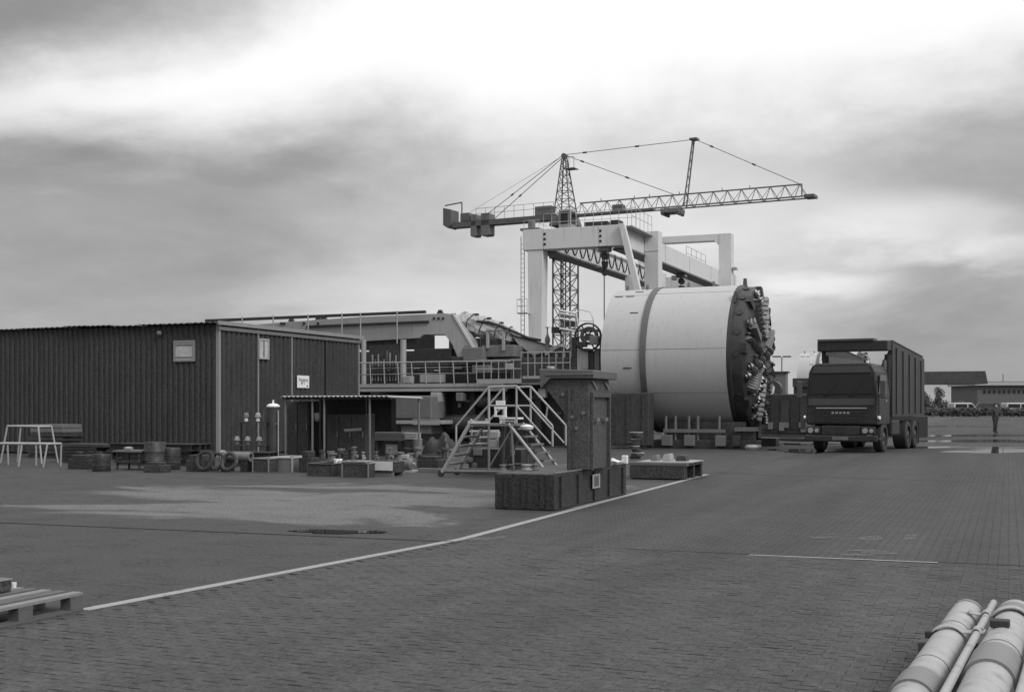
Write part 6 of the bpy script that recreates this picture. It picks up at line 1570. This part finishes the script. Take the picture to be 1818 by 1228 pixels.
vq = G(230, 836)[1] + 0.4
wb2 = thing('work_bench', 'low dark bench with a pale top in front of the shed wall', 'bench', (V(225, 800, vq)[0], vq, 0))
a, b = V(200, 799, vq), V(248, 796, vq)
box('top', (a[0], vq, a[2] - 0.04), (b[0], vq + 0.6, a[2]), 'mid_steel', wb2)
for u_ in (a[0] + 0.08, b[0] - 0.08):
    for v_ in (vq + 0.08, vq + 0.52): bar('leg', (u_, v_, 0), (u_, v_, a[2] - 0.042), 0.03, 'dark_steel', wb2)
box('lower_shelf', (a[0] + 0.02, vq + 0.02, 0.18), (b[0] - 0.02, vq + 0.58, 0.22), 'dark_steel', wb2)
q = V(228, 793, vq + 0.3); solo('work_gloves', MB().lathe([(0, 0.03), (0.02, 0.11), (0.06, 0.12), (0.08, 0.05)], (q[0], vq + 0.3, a[2] + 0.002), 'z', 10), 'light_steel', (q[0], vq + 0.3, a[2]), 'pale bundle lying on the low dark bench', 'bundle')
def drum(px, py, h, r, m, label):
    g = G(px, py); solo('oil_drum', MB().lathe([(0, r * 0.95), (0.02, r), (h * 0.33, r), (h * 0.34, r * 1.04), (h * 0.36, r), (h * 0.65, r), (h * 0.66, r * 1.04), (h * 0.68, r), (h - 0.02, r), (h, r * 0.95), (h - 0.02, r * 0.9)], (g[0], g[1], 0), 'z', 20), m, (g[0], g[1], 0), label, 'drum', 'dark drums by the shed wall')
drum(275, 834, 0.7, 0.26, 'black_steel', 'taller dark drum at the crate side of the low bench')
drum(303, 833, 0.55, 0.24, 'black_steel', 'blacker shorter drum next to the hose coils')
drum(180, 836, 0.42, 0.22, 'black_steel', 'short dark drum beside the steel plates')
for i, (px, py, w_, h_, d_, lb_) in enumerate(((120, 832, 0.7, 0.35, 0.5, 'low dark steel block right of the trestles'), (330, 836, 0.5, 0.4, 0.5, 'dark block between the drums and the hose coils'), (530, 838, 0.35, 0.5, 0.4, 'dark upright block between crate and steel box'), (255, 838, 0.5, 0.25, 0.4, 'flat dark block at the foot of the bench'), (740, 830, 0.6, 0.3, 0.5, 'dark block behind the small pump'))):
    g = G(px, py); mb = MB().box((g[0], g[1], 0), (g[0] + w_, g[1] + d_, h_ * 0.7)); mb.box((g[0] + 0.06, g[1] + 0.05, h_ * 0.7 + 0.001), (g[0] + w_ - 0.1, g[1] + d_ - 0.05, h_)); solo('steel_block', mb, 'dark_steel' if i % 2 else 'black_steel', (g[0], g[1], 0), lb_, 'block', bevel=0.012)
# lengths of dark steel along the shed wall, a pallet of castings and a heap of frames
def beam_stack(px0, px1, py, n, lay, label, m, seed):
    rnd = random.Random(seed); g = G((px0 + px1) / 2, py); v = g[1]; a, b = V(px0, py, v)[0], V(px1, py, v)[0]
    t = thing('beam_stack', label, 'beam stack', ((a + b) / 2, v, 0), 'stacks of steel beams along the shed')
    for k in range(lay):
        for i in range(n):
            y0 = v + i * 0.24 + rnd.uniform(-0.02, 0.02); z0 = k * 0.2; e0, e1 = a + rnd.uniform(-0.15, 0.2), b + rnd.uniform(-0.25, 0.15)
            mb = MB().box((e0, y0, z0), (e1, y0 + 0.18, z0 + 0.02)); mb.box((e0, y0 + 0.08, z0 + 0.0202), (e1, y0 + 0.1, z0 + 0.1598)); mb.box((e0, y0, z0 + 0.16), (e1, y0 + 0.18, z0 + 0.18))
            mb.build('beam', m if (i + k) % 3 else 'dark_steel', t)
    for u in (a + 0.3, b - 0.35):
        for k in range(1, lay): brick('spacer', (u, v, k * 0.2 - 0.0195), (u + 0.08, v + n * 0.24, k * 0.2 - 0.0005), 'timber', t)
beam_stack(196, 338, 826, 4, 3, 'long stack of dark steel beams along the shed wall behind the drums', 'black_steel', 31)
beam_stack(398, 470, 828, 3, 2, 'short stack of dark steel beams behind the short pale pipe', 'black_steel', 32)
def casting_pallet(px, py, label, seed):
    rnd = random.Random(seed); g = G(px, py)
    t = thing('casting_pallet', label, 'pallet', (g[0], g[1], 0), 'pallets of castings')
    for i in range(5): brick('plank', (g[0] - 0.5, g[1] + i * 0.2, 0.1), (g[0] + 0.5, g[1] + i * 0.2 + 0.16, 0.125), 'timber', t)
    for i in range(3): brick('bearer', (g[0] - 0.5 + i * 0.45, g[1], 0), (g[0] - 0.4 + i * 0.45, g[1] + 0.96, 0.0995), 'timber', t)
    for i in range(6):
        x, y = g[0] - 0.36 + (i % 3) * 0.33, g[1] + 0.22 + (i // 3) * 0.45; r = rnd.uniform(0.09, 0.14); h = rnd.uniform(0.12, 0.34)
        MB().lathe([(0.126, r), (0.16, r), (0.161, r * 0.65), (0.126 + h * 0.8, r * 0.6), (0.127 + h * 0.8, r * 0.95), (0.126 + h, r * 0.95)], (x, y, 0), 'z', 14).build('casting', rnd.choice(['dark_steel', 'black_steel', 'mid_steel']), t)
casting_pallet(705, 824, 'pallet of dark castings behind the white panel crate', 41)
casting_pallet(765, 824, 'pallet of dark castings next to the foot of the steps', 42)
casting_pallet(585, 826, 'pallet of dark castings under the shelter behind the steel boxes', 43)
casting_pallet(150, 826, 'pallet of dark castings behind the low steel block near the trestles', 44)
# a pair of dark cabinets under the shelter
for px0, px1, y0, lb_ in ((510, 548, 712, 'tall dark locker under the post end of the shelter'), (580, 648, 735, 'wide dark tool cabinet under the shelter')):
    v_ = VC1 + 0.9; a, b = V(px0, 800, v_)[0], V(px1, 800, v_)[0]; h_ = V(px0, y0, v_)[2]
    t = thing('tool_cabinet', lb_, 'cabinet', ((a + b) / 2, v_, 0)); box('body', (a, v_, 0), (b, v_ + 0.6, h_), 'dark_steel', t, 0.01)
    n_ = 2 if px1 - px0 < 50 else 3
    for i in range(n_):
        d_ = box('door', (a + (b - a) * i / n_ + 0.015, v_ - 0.02, 0.08), (a + (b - a) * (i + 1) / n_ - 0.015, v_ - 0.003, h_ - 0.05), 'dark_steel', t); box('handle', (a + (b - a) * (i + 0.85) / n_, v_ - 0.04, h_ * 0.5), (a + (b - a) * (i + 0.88) / n_, v_ - 0.021, h_ * 0.62), 'light_steel', d_)
q = V(550, 741, VC1 - 0.1)
fx = thing('hanging_lamp', 'pale lamp hanging from the shelter roof', 'lamp', (q[0], VC1 + 0.3, zc0 - 0.06))
bar('cord', (q[0], VC1 + 0.3, zc0 - 0.02), (q[0], VC1 + 0.3, q[2] + 0.14), 0.01, 'cable', fx); MB().lathe([(-0.12, 0.05), (-0.08, 0.08), (0, 0.1), (0.12, 0.11), (0.14, 0.05)], (q[0], VC1 + 0.3, q[2]), 'z', 14).build('lamp_body', 'mid_steel', fx)
q = V(632, 763, VC1 + 0.5); solo('pipe_bundle', MB().cyl(V(612, 764, VC1 + 0.88), V(642, 762, VC1 + 0.88), 0.05, n=10), 'light_steel', V(612, 764, VC1 + 0.88), 'short pale tube held on the front of the wide cabinet', 'tube')

# ------------------------------------------------------------------ foreground: pallet at the left edge
g = G(148, 1083); UPl, VPl = g[0], g[1]
pl_ = thing('wooden_pallet', 'weathered wooden pallet at the end of the painted line', 'pallet', (UPl - 0.4, VPl - 0.6, 0))
for i in range(3):
    u_ = UPl - 0.1 - i * 0.38
    for j in range(3): v_ = VPl - 0.14 - j * 0.53; brick('block', (u_, v_, 0.022), (u_ + 0.1, v_ + 0.14, 0.1), 'timber', pl_)
    brick('bottom_board', (u_, VPl - 1.2, 0), (u_ + 0.1, VPl, 0.0215), 'timber', pl_)
for j in range(3): v_ = VPl - 0.14 - j * 0.53; brick('stringer_board', (UPl - 0.86, v_, 0.101), (UPl, v_ + 0.14, 0.122), 'timber', pl_)
for i in range(6):
    u_ = UPl - 0.095 - i * 0.153; brick('deck_board', (u_, VPl - 1.2 + random.uniform(-0.01, 0.01), 0.123), (u_ + 0.095 + random.uniform(-0.01, 0.01), VPl + random.uniform(-0.01, 0.01), 0.145), 'timber_pale' if i % 2 == 0 else 'timber', pl_)
cc = (V(12, 1060, VPl - 0.2)[0], VPl - 0.2)
lv = thing('tool_box', 'dark metal toolbox on the pallet, cut by the picture edge', 'toolbox', (cc[0], cc[1], 0.146))
box('case', (cc[0] - 0.2, cc[1] - 0.45, 0.147), (cc[0] + 0.05, cc[1], 0.23), 'dark_steel', lv, 0.01); box('lid', (cc[0] - 0.21, cc[1] - 0.46, 0.232), (cc[0] + 0.06, cc[1] + 0.01, 0.25), 'mid_steel', lv, 0.01)
bar('handle', (cc[0] - 0.08, cc[1] - 0.35, 0.275), (cc[0] - 0.08, cc[1] - 0.1, 0.275), 0.01, 'light_steel', lv); 
for d in (-0.35, -0.1): bar('handle_post', (cc[0] - 0.08, cc[1] + d, 0.25), (cc[0] - 0.08, cc[1] + d, 0.275), 0.01, 'light_steel', lv)
q = V(25, 1045, cc[1] + 0.14); solo('paper_cup', MB().lathe([(0, 0.014), (0.002, 0.016), (0.045, 0.02), (0.045, 0.018), (0.005, 0.013)], (q[0], cc[1] + 0.14, 0.146), 'z', 16), 'white_plastic', (q[0], cc[1] + 0.14, 0.146), 'small white cup standing on the wooden pallet', 'cup')

# ------------------------------------------------------------------ foreground: pipe bundle at the right edge
pa, pb = Vector((1.91, 5.7)), Vector((2.95, 7.84)); dirp = (pb - pa).normalized(); PR = -math.atan2(dirp.x, dirp.y)
o0 = pb - dirp * 1.5
og = unw(o0.x, o0.y)
ZP = 0.25
def pipe_thing(name, x, z, r, y0, y1, m, label, rings=(), group=None):
    t = thing(name, label, 'pipe', unw(o0.x + x * math.cos(PR), o0.y + x * math.sin(PR)), group, PR)
    MB().lathe([(y0, r * 0.78), (y0, r), (y1, r), (y1, r * 0.78)], (0, 0, z), 'v', 40, True).build('tube', m, t)
    for (yy, ww_, rr, mm) in rings: MB().lathe([(yy, r), (yy, rr), (yy + ww_, rr), (yy + ww_, r)], (0, 0, z), 'v', 40, True).build('collar', mm, t)
    return t
p1 = pipe_thing('large_pipe', 0, ZP, 0.1, -2.0, 1.5, 'pipe_grey', 'thick pale grey pipe on the outer side of the strapped bundle', ((0.62, 0.008, 0.103, 'pipe_dark'), (-0.46, 0.01, 0.1025, 'pipe_dark'), (1.42, 0.06, 0.104, 'pipe_dark'), (-1.1, 0.3, 0.112, 'pipe_dark')))
MB().cyl((0, -1.9, ZP), (0, 1.44, ZP), 0.075, n=24).build('core', 'pipe_dark', p1)
p2 = pipe_thing('large_pipe', 0.29, ZP + 0.01, 0.115, -2.0, 1.45, 'pipe_grey', 'thicker pipe with dark collars on the inner side of the strapped bundle', ((1.0, 0.32, 0.121, 'pipe_dark'), (-0.02, 0.06, 0.121, 'pipe_grey'), (-0.62, 0.46, 0.13, 'pipe_dark')))
MB().cyl((0, -1.9, ZP + 0.01), (0, 1.4, ZP + 0.01), 0.085, n=24).build('core', 'pipe_dark', p2)
p3 = pipe_thing('thin_rod', 0.155, ZP + 0.085, 0.021, -2.0, 1.52, 'pipe_grey', 'thin pale rod lying between the two thick pipes')
p4 = pipe_thing('thin_rod', 0.45, ZP + 0.06, 0.022, -2.0, 1.1, 'pipe_grey', 'thin pale rod at the very edge of the picture beside the thicker pipe')
# straps round the pair, sagging between the pipes
def strap(y, x0, x1, wd, label):
    t = []
    for i in range(25):
        f_ = i / 24; x_ = x0 + (x1 - x0) * f_
        za = ZP + 0.1 * math.sqrt(max(0, 1 - (x_ / 0.1) ** 2)) + 0.012 if abs(x_) < 0.1 else 0
        zb2 = ZP + 0.01 + 0.121 * math.sqrt(max(0, 1 - ((x_ - 0.29) / 0.121) ** 2)) + 0.012 if abs(x_ - 0.29) < 0.121 else 0
        zr = ZP + 0.085 + math.sqrt(max(0, 0.021 ** 2 - (x_ - 0.155) ** 2)) + 0.006 if abs(x_ - 0.155) < 0.021 else 0
        base = ZP + 0.075 + 0.03 * abs(f_ - 0.5)
        t.append((x_, max(za, zb2, zr, base if -0.02 < x_ < 0.25 else 0)))
    vs = []; n = len(t)
    for (x_, z_) in t:
        k = 0.02 * math.sin(x_ * 23)
        for yy, dz_ in ((-wd / 2, 0.0), (-wd / 6, 0.006), (wd / 6, 0.0), (wd / 2, 0.005)): vs.append((x_, y + yy + k, z_ + dz_))
    fs = [(i * 4 + j, (i + 1) * 4 + j, (i + 1) * 4 + j + 1, i * 4 + j + 1) for i in range(n - 1) for j in range(3)]
    o = solo('fabric_strap', MB().add(vs, fs, True), 'pipe_grey', (og[0], og[1], 0), label, 'strap', 'straps tying the pipe bundle', PR)
    s_ = o.modifiers.new('thick', 'SOLIDIFY'); s_.thickness = 0.006; s_.offset = 1
strap(0.36, -0.085, 0.2, 0.075, 'pale cloth strap wrapping the outer pipe and the thin rod')
strap(0.98, 0.05, 0.40, 0.07, 'pale cloth strap across the far ends of both thick pipes')
for i, (x_, y_, lb_) in enumerate(((0.27, 0.42, 'black rubber pad on the thicker pipe'), (-0.085, 0.34, 'small dark strap buckle on the side of the outer pipe'))):
    mb = MB().box((x_ - 0.05 if i == 0 else x_ - 0.03, y_ - 0.045, (ZP + 0.118) if i == 0 else ZP + 0.045), (x_ + 0.05 if i == 0 else x_ + 0.03, y_ + 0.045, (ZP + 0.16) if i == 0 else ZP + 0.085))
    solo('rubber_pad' if i == 0 else 'strap_buckle', mb, 'rubber', (og[0], og[1], 0), lb_, 'pad' if i == 0 else 'buckle', None, PR, 0.006)
for i, y_ in enumerate((1.1, -0.9)):
    mb = MB().box((-0.25, y_ - 0.06, 0), (0.62, y_ + 0.06, 0.133)); solo('timber_bearer', mb, 'timber', (og[0], og[1], 0), ['timber bearer under the far end of the pipe bundle', 'timber bearer under the near end of the pipe bundle'][i], 'timber', 'bearers under the pipe bundle', PR, 0.006)
